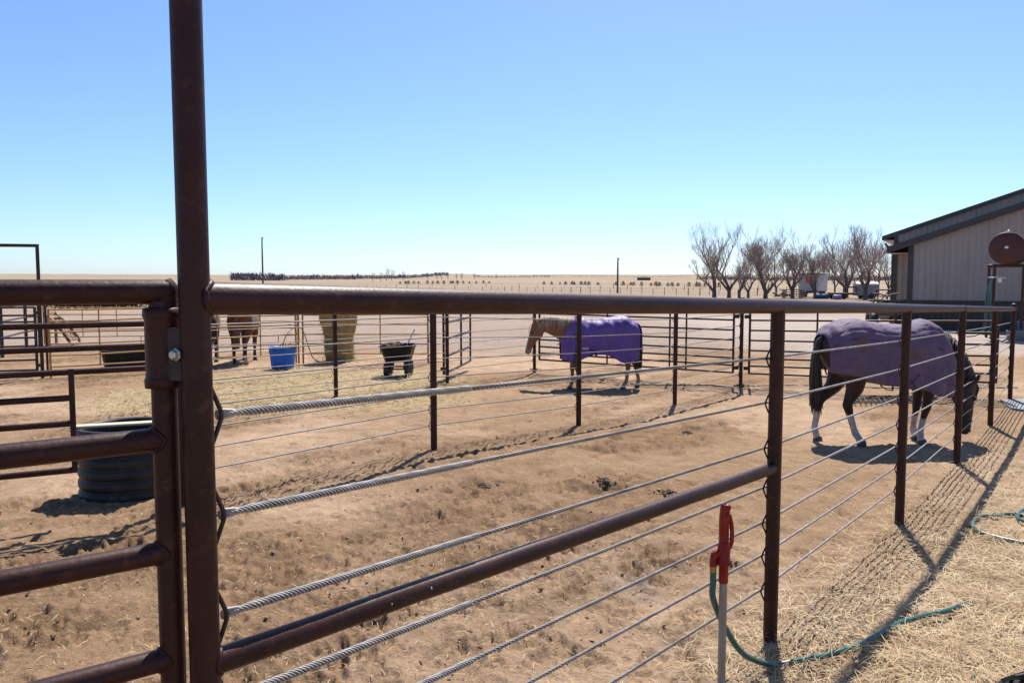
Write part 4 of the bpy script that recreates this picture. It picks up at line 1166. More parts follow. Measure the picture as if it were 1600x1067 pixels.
# black dump cart with a fork handle
ct = ground_at(623, 587)
cart = thing('dump_cart', 'black dump cart on two wheels by the open gate', 'cart', ct)
rings = []
for a_, b_, z in ((.245, .30, .335), (.26, .32, .345), (.345, .46, .66), (.365, .48, .665), (.365, .48, .69), (.335, .45, .69), (.24, .3, .40)):
    c_ = .06; rings.append([Vector(p + (z,)) for p in ((a_ - c_, -b_), (a_, -b_ + c_), (a_, b_ - c_), (a_ - c_, b_), (-a_ + c_, b_), (-a_, b_ - c_), (-a_, -b_ + c_), (-a_ + c_, -b_))])
MB().loft(rings, smooth=False).build('bin', M_black_plastic, cart, local=True)
for s_ in (-1, 1):
    for yy in (-.26, .30):
        w_ = MB(); rr = []
        for k in range(20):
            a = 2 * math.pi * k / 20
            rr.append([Vector((s_ * .225 + w * .9, yy + r * math.cos(a), r * math.sin(a) + .17)) for r, w in ((.09, -.05), (.15, -.055), (.17, -.03), (.17, .03), (.15, .055), (.09, .05))])
        w_.loft(rr, closed=True); wh = w_.build('wheel', M_rubber, cart, local=True)
        MB().lathe([(.02, -.03), (.088, -.025), (.088, .025), (.02, .03)], (s_ * .225, yy, .17), 'X', 14).build('rim', M_grey, wh, local=True)
fr_ = MB(); fr_.tube([(-.23, -.26, .17), (.23, -.26, .17)], .014, 8); fr_.tube([(-.23, .3, .17), (.23, .3, .17)], .014, 8)
for s_ in (-1, 1): fr_.tube([(s_ * .15, -.30, .18), (s_ * .17, -.28, .34), (s_ * .17, .30, .34), (s_ * .15, .30, .18)], .014, 8)
fr_.tube([(-.13, -.34, .24), (.13, -.34, .24)], .012, 8); fr_.build('axle_frame', M_dark_pipe, cart, local=True)
ld = MB()
for i in range(60):
    x, y = random.uniform(-.28, .05), random.uniform(-.4, .35); ld.ball((x, y, .67 + random.uniform(-.02, .045)), (random.uniform(.03, .07), random.uniform(.03, .07), random.uniform(.02, .05)), 6, 4)
ld.build('manure_load', M_manure, cart, local=True)
fk = MB().tube([ct + Vector((.10, .1, .5)), ct + Vector((.20, .12, .72)), ct + Vector((.345, .15, 1.02))], .014, 8).build('fork_handle', M_bolt); fk.name = 'pitchfork_handle'
tag(fk, 'pale pitchfork handle sticking out of the black cart', 'tool')

# far left: tall entrance frame and dark gate, dark rails, leaning slatted ramp
ap = ground_at(67, 592)
ar = thing('gate_frame', 'tall square pipe arch over the gate at the far left', 'gate frame', ap)
top = at(66, 384, ap.y).z; lft = at(-150, 377, ap.y - .7)
MB().tube([ap + Z(-.1), Vector((ap.x, ap.y, top))], .036, 10).build('post', M_pipe_far, ar)
MB().tube([Vector((ap.x + .036, ap.y, top)), Vector((lft.x, lft.y, top))], .036, 10).build('overhead_bar', M_pipe_far, ar)
MB().tube([Vector((lft.x, lft.y, gz(lft.x, lft.y) - .1)), Vector((lft.x, lft.y, top - .02))], .036, 10).build('post', M_pipe_far, ar)
ga = ap + Vector((-.10, -.02, 0)); gb = Vector((lft.x + .1, lft.y, ap.z))
pipe_gate('pipe_gate', 'dark pipe gate hung inside the tall arch at far left', ga, gb, [.20, .42, .72, .90, 1.24, 1.38, 1.55], rr=.022, ur=.030, material=M_dark_pipe, inner=(.5,))
for px, w in ((75, .026),):
    p = ground_at(px, 586); o = MB().tube([p + Z(-.1), p + Z(1.6)], w, 8).build('fence_post', M_pipe_far); tag(o, 'single rusty post between the tall arch and the yellow panels', 'post')
p0 = gpt(at(3, 540, 22)); p1 = gpt(at(41, 528, 25)); p2 = gpt(at(-60, 540, 22)); p3 = gpt(at(62, 528, 26))
lf = thing('rail_fence', 'dark rail fence seen through the gate at far left', 'fence', p0)
for p in (p0, p1, p2, p3): MB().tube([p + Z(-.1), p + Z(1.5)], .05, 8).build('post', M_dark_pipe, lf)
for h in (.55, 1.0, 1.4):
    MB().tube([p2 + Z(h), p0 + Z(h), p1 + Z(h), p3 + Z(h)], .028, 8).build('rail', M_dark_pipe, lf)
rp = gpt(at(100, 541, 26.5))
ra = thing('loading_ramp', 'small brown slatted ramp leaning beyond the yellow panels', 'ramp', rp)
for yy in (-.3, .3):
    m = MB(); m.loft([[Vector((x, yy + w, z)) for w, z in ((-.03, zz - .09), (.03, zz - .09), (.03, zz + .09), (-.03, zz + .09))] for x, zz in ((-.45, 1.05), (.1, .55), (.38, .14))], True, False); m.build('side_board', M_oldwood, ra, local=True)
for k in range(7):
    t = k / 6; MB().box((-.42 + .75 * t, 0, 1.10 - .88 * t), (.10, .66, .03), Matrix.Rotation(R(48), 3, 'Y')).build('slat', M_oldwood, ra, local=True)
for yy in (-.27, .27):
    MB().box((-.40, yy, .5), (.07, .07, 1.0)).build('leg', M_oldwood, ra, local=True)

# ================================================================== THE BARN
bn = Vector((.496, .868, 0)).normalized(); bd_ = Vector((.868, -.496, 0)).normalized()
L0 = at(1419, 468, 33.0); gB = gz(L0.x, L0.y) - .05
L0 = Vector((L0.x, L0.y, gB))
barn = thing('barn', 'tan metal barn with dark brown roof trim and wainscot', 'barn', L0)
eyeB = EYE - gB
def siding(o, t0, t1, z0, ztop, mt_, dirv, nrm, name='siding_panel', pw=.90):
    n = max(1, round((t1 - t0) / pw)); w = (t1 - t0) / n
    for i in range(n):
        a = t0 + i * w; prof = [(a, 0)]
        for r_ in range(4):
            c = a + w * (r_ + .5) / 4
            prof += [(c - .030, 0), (c - .016, .022), (c + .016, .022), (c + .030, 0)]
        prof += [(a + w - .004, 0), (a + w - .002, -.012), (a + w, -.012)]
        v = []; f = []
        for t, of in prof:
            b = o + dirv * t - nrm * of
            v.append(b + Vector((0, 0, z0))); v.append(b + Vector((0, 0, ztop(t))))
        for k in range(len(prof) - 1): f.append((2 * k, 2 * k + 2, 2 * k + 3, 2 * k + 1))
        MB().add(v, f, False).build(name, mt_, barn)
SL = .345
h_l = eyeB + (440 - 385) * 33.0 / F           # wall height at the left corner
ltop = lambda t: h_l + SL * t
RID = 7.5
def topf(h0, ridge): return lambda t: h0 + SL * (t if t < ridge else 2 * ridge - t)
wz = 1.22
lt = topf(h_l, RID)
siding(L0, 0, 15, wz, lt, M_siding, bd_, bn); siding(L0 - bn * .004, 0, 15, 0, lambda t: wz, M_wains, bd_, bn, 'wainscot_panel')
MB().box(L0 + bd_ * 7.5 - bn * .03 + Z(wz), (15, .03, .05), Matrix.Rotation(math.atan2(bd_.y, bd_.x), 3, 'Z')).build('wainscot_trim', M_trim, barn)
MB().box(L0 + bd_ * .04 - bn * .03 + Z(h_l / 2), (.20, .07, h_l), Matrix.Rotation(math.atan2(bd_.y, bd_.x), 3, 'Z')).build('corner_trim', M_trim, barn)
SB = 2.0
L1 = L0 + bn * SB + bd_ * -.734
h_m = eyeB + (440 - 371) * 35.06 / F
# side wall of the projecting gable
siding(L0 + bn * SB, -SB, 0, wz, lambda t: h_l, M_siding, bn, bd_); siding(L0 + bn * SB, -SB, 0, 0, lambda t: wz, M_wains, bn, bd_, 'wainscot_panel')
mt2 = topf(h_m, RID + 1.2)
siding(L1, 0, 17, wz, mt2, M_siding, bd_, bn); siding(L1 - bn * .004, 0, 17, 0, lambda t: wz, M_wains, bd_, bn, 'wainscot_panel')
DEP = 16
siding(L1 + bn * DEP, -DEP, 0, wz, lambda t: h_m, M_siding, bn, bd_); siding(L1 + bn * DEP, -DEP, 0, 0, lambda t: wz, M_wains, bn, bd_, 'wainscot_panel')
MB().box(L1 + bd_ * .05 - bn * .03 + Z(h_m / 2), (.16, .07, h_m), Matrix.Rotation(math.atan2(bd_.y, bd_.x), 3, 'Z')).build('corner_trim', M_trim, barn)
def roof(o, h0, ridge, over, front, back, th):
    top = []
    pts = [(-over, h0 - SL * over), (ridge, h0 + SL * ridge), (2 * ridge + over, h0 - SL * over)]
    for (ta, za), (tb_, zb) in zip(pts, pts[1:]):
        v = []
        for dpt in (-front, back):
            for t, z in ((ta, za), (tb_, zb)):
                b = o + bd_ * t + bn * dpt
                v += [b + Z(z + .02), b + Z(z + th)]
        MB().add(v, [(0, 2, 3, 1), (4, 5, 7, 6), (1, 3, 7, 5), (0, 4, 6, 2), (0, 1, 5, 4), (2, 6, 7, 3)], False).build('roof', M_trim, barn)
    # rake trim proud of the gable end
    for (ta, za), (tb_, zb) in zip(pts, pts[1:]):
        v = []
        for dpt in (-front - .035, -front + .0):
            for t, z in ((ta, za), (tb_, zb)):
                b = o + bd_ * t + bn * dpt; v += [b + Z(z - .02), b + Z(z + th + .03)]
        MB().add(v, [(0, 2, 3, 1), (4, 5, 7, 6), (1, 3, 7, 5), (0, 4, 6, 2), (0, 1, 5, 4), (2, 6, 7, 3)], False).build('rake_trim', M_trim, barn)
    e = o - bd_ * over
    v = []
    for dpt in (-front + .02, back):
        for t, z in ((-over + .03, h0 - SL * over + .012), (-.02, h0 - SL * over + .012)):
            v.append(o + bd_ * t + bn * dpt + Z(z))
    MB().add(v, [(0, 1, 3, 2)], False).build('soffit', M_soffit, barn)
roof(L0, h_l, RID, .85, .30, SB - .03, .23)
roof(L1, h_m + .03, RID + 1.2, .50, .08, DEP, .15)
ds = MB(); e = L1 - bd_ * .40 + bn * .3
ds.tube([e + Z(h_m - .25), L1 - bd_ * .08 + bn * .3 + Z(h_m - .7), L1 - bd_ * .08 + bn * .3 + Z(.1)], .045, 8); ds.build('downspout', M_trim, barn)

# overhead fuel tank on a pipe stand
tkY = 27.0
tk_c = at(1573, 388, tkY); tkg = gz(tk_c.x, tk_c.y)
tank = thing('fuel_tank', 'round rust red fuel tank raised on a pipe stand by the barn', 'tank', (tk_c.x, tk_c.y, tkg))
hc = tk_c.z - tkg; rT = .545
ax = Vector((.62, .78, 0)).normalized(); rotT = Matrix.Rotation(math.atan2(ax.y, ax.x), 3, 'Z')
prof = [(.02, -.035), (.2, -.03), (.40, -.012), (rT - .05, .01), (rT - .012, .03), (rT, .05), (rT, .07), (rT - .006, .075), (rT - .006, 1.5), (rT, 1.51), (rT - .02, 1.56), (.3, 1.6), (.02, 1.61)]
MB().lathe(prof, (0, 0, hc), 'X', 40, rot=rotT).build('drum', M_tank, tank, local=True)
MB().lathe([(.055, 0), (.055, .05), (.07, .055), (.07, .075), (.02, .085)], Vector((0, 0, hc + rT - .01)) + ax * .35, n=12).build('filler_cap', M_bolt, tank, local=True)
MB().box(ax * -.038 + Vector((0, 0, hc + .03)), (.004, .10, .075), rotT).build('sticker', M_white, tank, local=True)
side = Vector((-ax.y, ax.x, 0))
zf = hc - rT - .04
for s_ in (-1, 1):
    for k in (.1, 1.4):
        MB().tube([side * s_ * .50 + ax * k + Z(-.05), side * s_ * .50 + ax * k + Z(zf)], .045, 10).build('leg', M_pipe_far, tank, local=True)
    MB().tube([side * s_ * .50 + ax * .05 + Z(zf), side * s_ * .50 + ax * 1.5 + Z(zf)], .045, 10).build('beam', M_pipe_far, tank, local=True)
for k in (.1, 1.4):
    MB().tube([side * .52 + ax * k + Z(zf + .01), side * -.52 + ax * k + Z(zf + .01)], .045, 10).build('beam', M_pipe_far, tank, local=True)
MB().tube([ax * .2 + Z(hc - rT), ax * .2 + Z(hc - rT - .10)], .02, 8).build('outlet', M_brass, tank, local=True)
# post with the white box and hanging green hose
pp = at(1553, 440, 26.6); pg = gz(pp.x, pp.y)
st_ = thing('hose_post', 'pipe post with a small white box by the fuel tank', 'post', (pp.x, pp.y, pg))
MB().tube([(0, 0, -.05), (0, 0, at(1553, 415, 26.6).z - pg)], .05, 10).build('post', M_pipe_far, st_, local=True)
MB().box((.16, -.03, at(1560, 438, 26.6).z - pg), (.11, .08, .15), bevel=.01).build('white_box', M_white, st_, local=True)
MB().tube([(-.22, -.05, at(1548, 434, 26.6).z - pg), (.0, -.06, at(1553, 433, 26.6).z - pg), (.36, -.03, at(1565, 434, 26.6).z - pg)], .022, 8).build('hook_arm', M_bolt, st_, local=True)
hp_ = []
for k, (px, py) in enumerate(((1553, 434), (1548, 438), (1545, 455), (1543, 480), (1541, 505), (1538, 519), (1546, 519), (1548, 500), (1547, 470), (1549, 448), (1551, 437), (1546, 442), (1541, 462), (1539, 490), (1536, 515), (1525, 524), (1510, 526))):
    p = at(px, py, 26.35 + .01 * k); 
    if p.z < pg + .02: p.z = pg + .02
    hp_.append(p)
hg = MB().tube(smooth_path(hp_, 6), .022, 8).build('hanging_hose', M_hose); tag(hg, 'pale green hose hanging in loops beside the fuel tank', 'hose')
bk = ground_at(1597, 520); bk = bk + Vector((0, 0, 0))
bu = thing('bucket', 'pale blue bucket standing near the barn at the right edge', 'bucket', bk)
MB().lathe([(.16, 0), (.17, .01), (.20, .40), (.215, .405), (.215, .43), (.195, .43), (.16, .03)], n=24).build('shell', mat('pale_blue_plastic', (.20, .27, .36), (.25, .32, .42), 4, .5), bu, local=True)
MB().tube([(-.21, 0, .40), (-.12, -.05, .56), (0, -.06, .61), (.12, -.05, .56), (.21, 0, .40)], .006, 6).build('bail', M_bolt, bu, local=True)
sk = ground_at(1612, 531)
sk_o = thing('stock_tank', 'low grey stock tank on the ground before the barn', 'tank', sk)
rings = []
for k_, z in ((.92, 0), (1.0, .03), (1.0, .26), (1.03, .27), (1.03, .30), (.96, .30), (.94, .06)):
    rings.append([Vector((.75 * k_ * math.copysign(abs(math.cos(a)) ** .6, math.cos(a)), .35 * k_ * math.copysign(abs(math.sin(a)) ** .6, math.sin(a)), z)) for a in [2 * math.pi * i / 32 for i in range(32)]])
MB().loft(rings).build('shell', M_concrete, sk_o, local=True)
bx = ground_at(1545, 523)
hx = MB().box((0, 0, .07), (.5, .25, .14), Matrix.Rotation(R(-8), 3, 'Z'), bevel=.02).build('concrete_block', M_concrete); hx.location = bx; tag(hx, 'low grey block on the ground below the hanging hose', 'block')

# quad bike
ag = gpt(at(1382, 520, 30.5))
atv = thing('quad_bike', 'dark quad bike with racks parked at the barn corner', 'quad bike', ag, R(-108)); atv.scale = (1.1, 1.1, 1.3)
for x in (-.62, .62):
    for y in (-.42, .42):
        w_ = MB(); rr = []
        for k in range(22):
            a = 2 * math.pi * k / 22
            rr.append([Vector((x + r * math.cos(a), y + w, r * math.sin(a) + .30)) for r, w in ((.15, -.11), (.26, -.12), (.30, -.07), (.30, .07), (.26, .12), (.15, .11))])
        w_.loft(rr, closed=True); wh = w_.build('wheel', M_rubber, atv, local=True)
        MB().lathe([(.02, -.06), (.148, -.05), (.148, .05), (.02, .06)], (x, y, .30), 'Y', 14).build('rim', M_grey, wh, local=True)
bo = MB()
bo.loft([[Vector((x, y * w, z0 + (z1_ - z0) * zz)) for y, zz in ((-1, .15), (-1, .8), (-.6, 1), (.6, 1), (1, .8), (1, .15), (.6, 0), (-.6, 0))] for x, w, z0, z1_ in ((-.92, .40, .52, .74), (-.6, .44, .45, .82), (-.2, .2, .35, .80), (.2, .20, .35, .86), (.5, .42, .45, .86), (.85, .40, .50, .76))], True, True)
bo.build('body', mat('dark_green_fairing', (.015, .02, .018), (.03, .035, .03), 4, .35), atv, local=True)
MB().box((-.15, 0, .88), (.75, .30, .14), bevel=.05).build('seat', M_rubber, atv, local=True)
for x0, x1, zz in ((-.98, -.45, .90), (.42, .95, .94)):
    m = MB(); m.tube([(x0, -.45, zz), (x1, -.45, zz), (x1, .45, zz), (x0, .45, zz)], .02, 8, closed=True)
    for k in range(1, 6): m.tube([(x0 + (x1 - x0) * k / 6, -.45, zz), (x0 + (x1 - x0) * k / 6, .45, zz)], .014, 6)
    for y in (-.35, .35): m.tube([(x0 + .2, y, zz), (x0 + .2, y * .8, .72)], .014, 6)
    m.build('rack', M_dark_pipe, atv, local=True)
m = MB(); m.tube([(.22, -.42, 1.13), (.28, -.2, 1.12), (.32, 0, 1.05), (.28, .2, 1.12), (.22, .42, 1.13)], .018, 8); m.tube([(.34, 0, .85), (.32, 0, 1.05)], .03, 8); m.build('handlebar', M_dark_pipe, atv, local=True)
for y in (-.28, .28): MB().ball((.86, y, .66), (.05, .08, .06), 10, 6).build('headlight', M_white, atv, local=True)
hyb = gpt(at(1406, 505, 30.3))
m = MB(); rng = random.Random(6)
m.box((0, 0, .35), (.42, .4, .70), bevel=.05)
ob = m.build('straw_bale', M_straw); ob.location = hyb + Vector((0, .2, 0)); tag(ob, 'small yellow straw bale beside the quad bike', 'bale')
# rusty A-frame implement behind the quad
im = gpt(at(1380, 470, 62)); imp = thing('farm_implement', 'rusty A shaped farm implement standing behind the quad bike', 'implement', im)
m = MB()
for s_ in (-1, 1):
    m.tube([(s_ * .75, 0, .35), (s_ * .5, .1, 1.45)], .05, 8); m.tube([(s_ * .5, .1, 1.45), (0, .8, .4)], .04, 8)
m.tube([(-.8, 0, .38), (.8, 0, .38)], .06, 8); m.tube([(-.55, .1, 1.45), (.55, .1, 1.45)], .05, 8); m.tube([(-.65, .05, .95), (.65, .05, .95)], .04, 8)
m.build('frame', M_pipe_far, imp, local=True)
for k in range(5):
    MB().tube([(-.7 + k * .35, 0, .40), (-.7 + k * .35, -.25, .30), (-.7 + k * .35, -.2, .0)], .03, 6).build('tine', M_dark_pipe, imp, local=True)

# ================================================================== BEYOND: TRAILERS, TREES, POLES, FIELD FENCES
def wheel(parent, c, r, w, axis='Y'):
    o = MB().lathe([(r * .5, -w), (r * .92, -w), (r, -w * .6), (r, w * .6), (r * .92, w), (r * .5, w)], c, axis, 18).build('wheel', M_rubber, parent, local=True)
    MB().lathe([(.02, -w * .8), (r * .48, -w * .7), (r * .48, w * .7), (.02, w * .8)], c, axis, 12).build('rim', M_grey, o, local=True)
tgp = gpt(at(1262, 465, 107))
trl = thing('box_trailer', 'pale grey box trailer with an orange red square, among bare trees', 'trailer', tgp, R(50)); trl.scale = (1.2, 1.2, 1.15)
MB().box((1.55, 0, 1.70), (3.1, 2.2, 2.1), bevel=.10).build('box', M_trailer, trl, local=True)
MB().box((1.55, 0, 2.79), (3.2, 2.3, .07), bevel=.02).build('roof_cap', M_white, trl, local=True)
MB().box((-.012, -.10, 2.05), (.02, .75, .72)).build('orange_square', M_orange, trl, local=True)
MB().box((1.55, 0, .58), (3.0, 1.9, .16)).build('chassis', M_dark_pipe, trl, local=True)
for x in (1.3, 2.1):
    for y in (-1.0, 1.0): wheel(trl, (x, y, .38), .38, .12)
MB().tube([(-1.3, 0, .5), (0, .6, .55)], .05, 6).build('drawbar', M_dark_pipe, trl, local=True)
MB().tube([(-1.3, 0, .5), (0, -.6, .55)], .05, 6).build('drawbar', M_dark_pipe, trl, local=True)
lb = gpt(at(1238, 466, 103)); lum = thing('lumber_stack', 'dark stack of boards in front of the box trailer', 'lumber', lb, R(4))
for k in range(4):
    for j in range(3): MB().box((random.uniform(-.1, .1), j * .35 - .35, .2 + k * .28), (random.uniform(2.6, 3.4), .3, .10)).build('board', M_oldwood if k % 2 else M_grey, lum, local=True)
for x in (-1.1, 0, 1.1):
    for k in range(4): MB().box((x, 0, .06 + k * .28), (.14, 1.0, .14)).build('spacer', M_oldwood, lum, local=True)
jn = gpt(at(1222, 464, 104)); jk = thing('scrap_pile', 'low dark scrap pile left of the board stack', 'scrap', jn)
for k in range(9):
    a = Vector((random.uniform(-1.1, 1.0), random.uniform(-.5, .5), random.uniform(.05, .3))); b = a + Vector((random.uniform(-1.2, 1.2), random.uniform(-.4, .4), random.uniform(.1, .9)))
    MB().tube([a, b], random.uniform(.05, .12), 6).build('scrap_bar', M_dark_pipe, jk, local=True)
tl_ = gpt(at(1285, 467, 98)); te = MB().lathe([(.02, -.75), (.27, -.74), (.29, -.70), (.285, -.25), (.30, -.23), (.285, -.2), (.285, .2), (.30, .23), (.285, .25), (.29, .70), (.27, .74), (.02, .75)], (0, 0, .29), 'X', 18).build('plastic_drum', M_teal); te.location = tl_; tag(te, 'teal plastic drum lying beneath the bare trees', 'drum')
fg = gpt(at(1316, 466, 96)); fb = thing('flatbed_trailer', 'low gooseneck flatbed trailer parked before the trees', 'trailer', fg, R(3))
MB().box((0, 0, .72), (2.9, 1.9, .12)).build('deck', M_oldwood, fb, local=True); MB().box((0, 0, .60), (2.9, 1.5, .14)).build('chassis', M_dark_pipe, fb, local=True)
nk_ = MB(); nk_.tube([(.6, 0, .62), (.6, 0, 1.45), (1.65, 0, 1.45), (1.65, 0, .85)], .10, 8); nk_.tube([(.6, .5, .62), (.6, .5, 1.4), (1.5, .1, 1.42)], .08, 8); nk_.build('gooseneck', M_dark_pipe, fb, local=True)
for x in (-.9, -.2):
    for y in (-.85, .85): wheel(fb, (x, y, .33), .33, .12)
bdm = MB().lathe([(.02, -.45), (.26, -.44), (.28, -.4), (.28, .4), (.26, .44), (.02, .45)], (0, 0, .28), 'X', 16).build('plastic_drum', mat('slate_blue', (.14, .15, .28), (.18, .19, .33), 3, .5)); bdm.location = gpt(at(1308, 467, 94)); tag(bdm, 'slate blue drum lying in front of the flatbed trailer', 'drum')
sg = gpt(at(1352, 467, 97)); stt = thing('stock_trailer', 'grey slatted stock trailer with rounded white roof near the barn', 'trailer', sg, R(-10))
rings = []
for x in (-1.25, 1.25):
    rings.append([Vector((x, 1.0 * math.cos(a), 1.75 + .28 * math.sin(a))) for a in [math.pi * i / 12 for i in range(13)]] + [Vector((x, -1.0, 1.70)), Vector((x, 1.0, 1.70))])
MB().loft(rings).build('roof', M_white, stt, local=True)
MB().box((0, 0, 1.05), (2.46, 1.92, 1.3)).build('box', M_grey, stt, local=True)
for k in range(5): MB().box((0, -.985, .55 + k * .26), (2.5, .03, .15)).build('slat', M_grey, stt, local=True)
for x in (-1.22, -.4, .4, 1.22): MB().box((x, -1.01, 1.05), (.07, .03, 1.35)).build('stake', M_grey, stt, local=True)
for x in (-.3, .45):
    for y in (-.95, .95): wheel(stt, (x, y, .33), .33, .10)

# ------------------------------------------------------------------ bare trees
class Tree:
    def __init__(s, seed): s.r = random.Random(seed); s.trunk = MB(); s.crown = MB(); s.n = 0
    def limb(s, p, d, L, r, lev, up=.12, wig=.18):
        rg = s.r; n = 4 if lev < 3 else 3
        wig = wig if lev < 3 else .10
        pts = [Vector(p)]; rs = [r]; d = Vector(d).normalized()
        r = max(r, .017); end = max(.011, r * (.70 if lev < 4 else .5))
        for i in range(n):
            d = (d + Vector((rg.gauss(0, wig), rg.gauss(0, wig), rg.gauss(0, wig * .6) + up))).normalized()
            pts.append(pts[-1] + d * (L / n)); rs.append(r + (end - r) * (i + 1) / n)
        tgt = s.trunk if lev < 2 else s.crown
        tgt.tube(pts, rs, 8 if lev < 2 else (5 if lev < 3 else 3), cap=lev < 2)
        s.n += 1
        return pts, d, end, rs
    def grow(s, p, d, L, r, lev, maxl):
        rg = s.r
        pts, dd, end, rs = s.limb(p, d, L, r, lev, up=.045 + .026 * lev)
        if lev >= maxl: return
        k = 2 if rg.random() < .55 else 3
        ph = rg.uniform(0, 6.28)
        for i in range(k):
            a = rg.uniform(.26, .70); ax = Vector((math.cos(ph), math.sin(ph), 0)); ph += 6.28 / k + rg.uniform(-.5, .5)
            c = (dd + ax * math.tan(a)).normalized()
            s.grow(pts[-1], c, L * rg.uniform(.58, .92), end * (.92 if i == 0 else rg.uniform(.5, .8)), lev + 1, maxl)
        for i in range(1, len(pts) - 1):
            if lev >= 1 and rg.random() < .95:
                a = rg.uniform(0, 6.28); c = (dd + Vector((math.cos(a), math.sin(a), rg.uniform(-.1, .5))) * rg.uniform(.7, 1.2)).normalized()
                s.grow(pts[i], c, L * rg.uniform(.55, .9), max(.016, rs[i] * .45), max(lev + 2, maxl - 2), maxl)
def bare_tree(label, px, Y, H, seed, forks, maxl=6, r0=None, lean=0.0, group=None):
    b = gpt(at(px, 465, Y)); root = thing('bare_tree', label, 'tree', b, group=group)
    t = Tree(seed); r0 = r0 or H * .034
    zt_ = H * .14
    trunk_top = Vector((lean * zt_, 0, zt_))
    t.trunk.tube([(0, 0, -.2), (lean * zt_ * .4, 0, zt_ * .5), trunk_top], [r0 * 1.25, r0 * 1.0, r0 * .95], 10)
    for i, (ang, out, sc_, st0) in enumerate(forks):
        d = Vector((math.sin(R(out)) * math.cos(R(ang)), math.sin(R(out)) * math.sin(R(ang)), math.cos(R(out))))
        base = Vector((0, 0, 0)).lerp(trunk_top, st0)
        t.grow(base, d, H * .27 * sc_, r0 * .74 * sc_ ** .5, 1, maxl)
    # keep each tree at its measured height
    allv = t.trunk.v + t.crown.v; top = max(v[2] for v in allv); k = H / top
    for mb in (t.trunk, t.crown): mb.v = [(x * k, y * k, z * k) for x, y, z in mb.v]
    t.trunk.build('trunk', M_bark, root, local=True); t.crown.build('crown', M_twig, root, local=True)
    return root
Hs = lambda top, Y: (465 - top) * Y / F * 1.05
bare_tree('leftmost bare tree, two main limbs and one low branch to the left', 1116, 100, Hs(347, 100), 1, [(175, 12, 1.15, 1), (10, 16, 1.1, .95), (180, 52, .8, .7)])
bare_tree('second bare tree from the left, leaning to the right', 1139, 101, Hs(350, 101), 12, [(95, 6, 1.15, 1), (10, 38, 1.0, .9), (200, 30, .9, .8)])
bare_tree('small bare tree between the second and the many stemmed tree', 1155, 99, Hs(400, 99), 23, [(60, 14, 1.1, 1), (200, 25, .9, .8)], maxl=5)
bare_tree('thin low bare tree just left of the many stemmed tree', 1169, 103, Hs(408, 103), 31, [(20, 18, 1.1, 1), (190, 20, .9, .8)], maxl=5)
bare_tree('bare tree with many stems fanning from its base', 1196, 100, Hs(350, 100), 44, [(100, 8, 1.2, .8), (170, 22, 1.05, .6), (0, 34, 1.0, .4), (240, 14, 1.1, .7), (185, 10, .9, .2)])
bare_tree('full bare tree in front of the box trailer, left side', 1238, 101, Hs(358, 101), 57, [(80, 6, 1.2, 1), (180, 34, 1.0, .9), (0, 26, 1.0, .95), (270, 18, .9, 1)])
bare_tree('forked bare tree in front of the box trailer, right side', 1273, 101, Hs(382, 101), 63, [(175, 20, 1.1, .9), (5, 14, 1.15, .9), (90, 10, 1, 1)])
bare_tree('bare tree right behind the flatbed trailer', 1322, 104, Hs(352, 104), 71, [(180, 40, .95, 1), (60, 8, 1.15, 1), (0, 30, 1, .95)])
bare_tree('rightmost bare tree, in front of the stock trailer', 1352, 93, Hs(349, 93), 88, [(165, 20, 1.2, .9), (0, 16, 1.15, .95), (20, 40, .8, 1)])
lab = ['slim bare tree behind the right end of the box trailer', 'slim bare tree left of the flatbed trailer', 'slim bare tree behind the flatbed gooseneck', 'slim bare tree behind the stock trailer', 'slim bare tree between stock trailer and barn', 'slim bare tree half hidden by the barn corner', 'slim bare tree behind the many stemmed tree']
for i, (px, Y, top) in enumerate(((1288, 128, 395), (1304, 135, 388), (1318, 140, 398), (1340, 132, 385), (1372, 125, 390), (1388, 122, 385), (1212, 126, 372))):
    bare_tree(lab[i], px, Y, Hs(top, Y) + 1.0, 100 + i * 7, [(80, 8, 1.1, 1), (180, 18, 1, .8), (0, 20, 1, .8)], maxl=5 if i < 6 else 6, r0=.16)

# ------------------------------------------------------------------ utility poles
for px, top, Y, lab in ((411, 371, 158, 'bare utility pole rising left, above the near rail'), (965, 403, 146, 'short utility pole standing in the pale field')):
    b = at(px, 450, Y); b = gpt(b); h = at(px, top, Y).z - b.z
    po = thing('utility_pole', lab, 'pole', b)
    MB().tube([(0, 0, -.5), (0, 0, h * .6), (0, 0, h)], [.19, .16, .12], 10).build('pole', M_greypole, po, local=True)
    MB().tube([(.1, 0, h - .35), (.22, 0, h - .2), (.22, 0, h + .1)], .05, 6).build('insulator', M_greypole, po, local=True)

# ------------------------------------------------------------------ field fences
def field_fence(label, pts, n, h):
    P = [gpt(at(px, 455, Y)) for px, Y in pts]
    root = thing('field_fence', label, 'fence', P[0])
    L = len(P) - 1; rng = random.Random(len(label)); tops = []
    for i in range(n):
        t = i / (n - 1) * L; k = min(int(t), L - 1); p = P[k].lerp(P[k + 1], t - k); p = gpt(p)
        hh = h * rng.uniform(.8, 1.2); r = rng.choice((.03, .035, .055))
        MB().tube([p + Z(-.2), p + Z(hh)], r * 1.3, 5).build('post', M_greypole, root); tops.append(p)
    for w in (.45, .85):
        MB().tube([p + Z(h * w) for p in tops], .012, 3).build('wire', M_rod, root)
field_fence('thin wire fence across the pale field behind the near rail', [(560, 230), (760, 176), (900, 140), (1090, 121), (1260, 118)], 46, 1.15)
field_fence('farther thin wire fence, higher up the pale field', [(640, 330), (860, 240), (1060, 190), (1200, 180)], 30, 1.3)

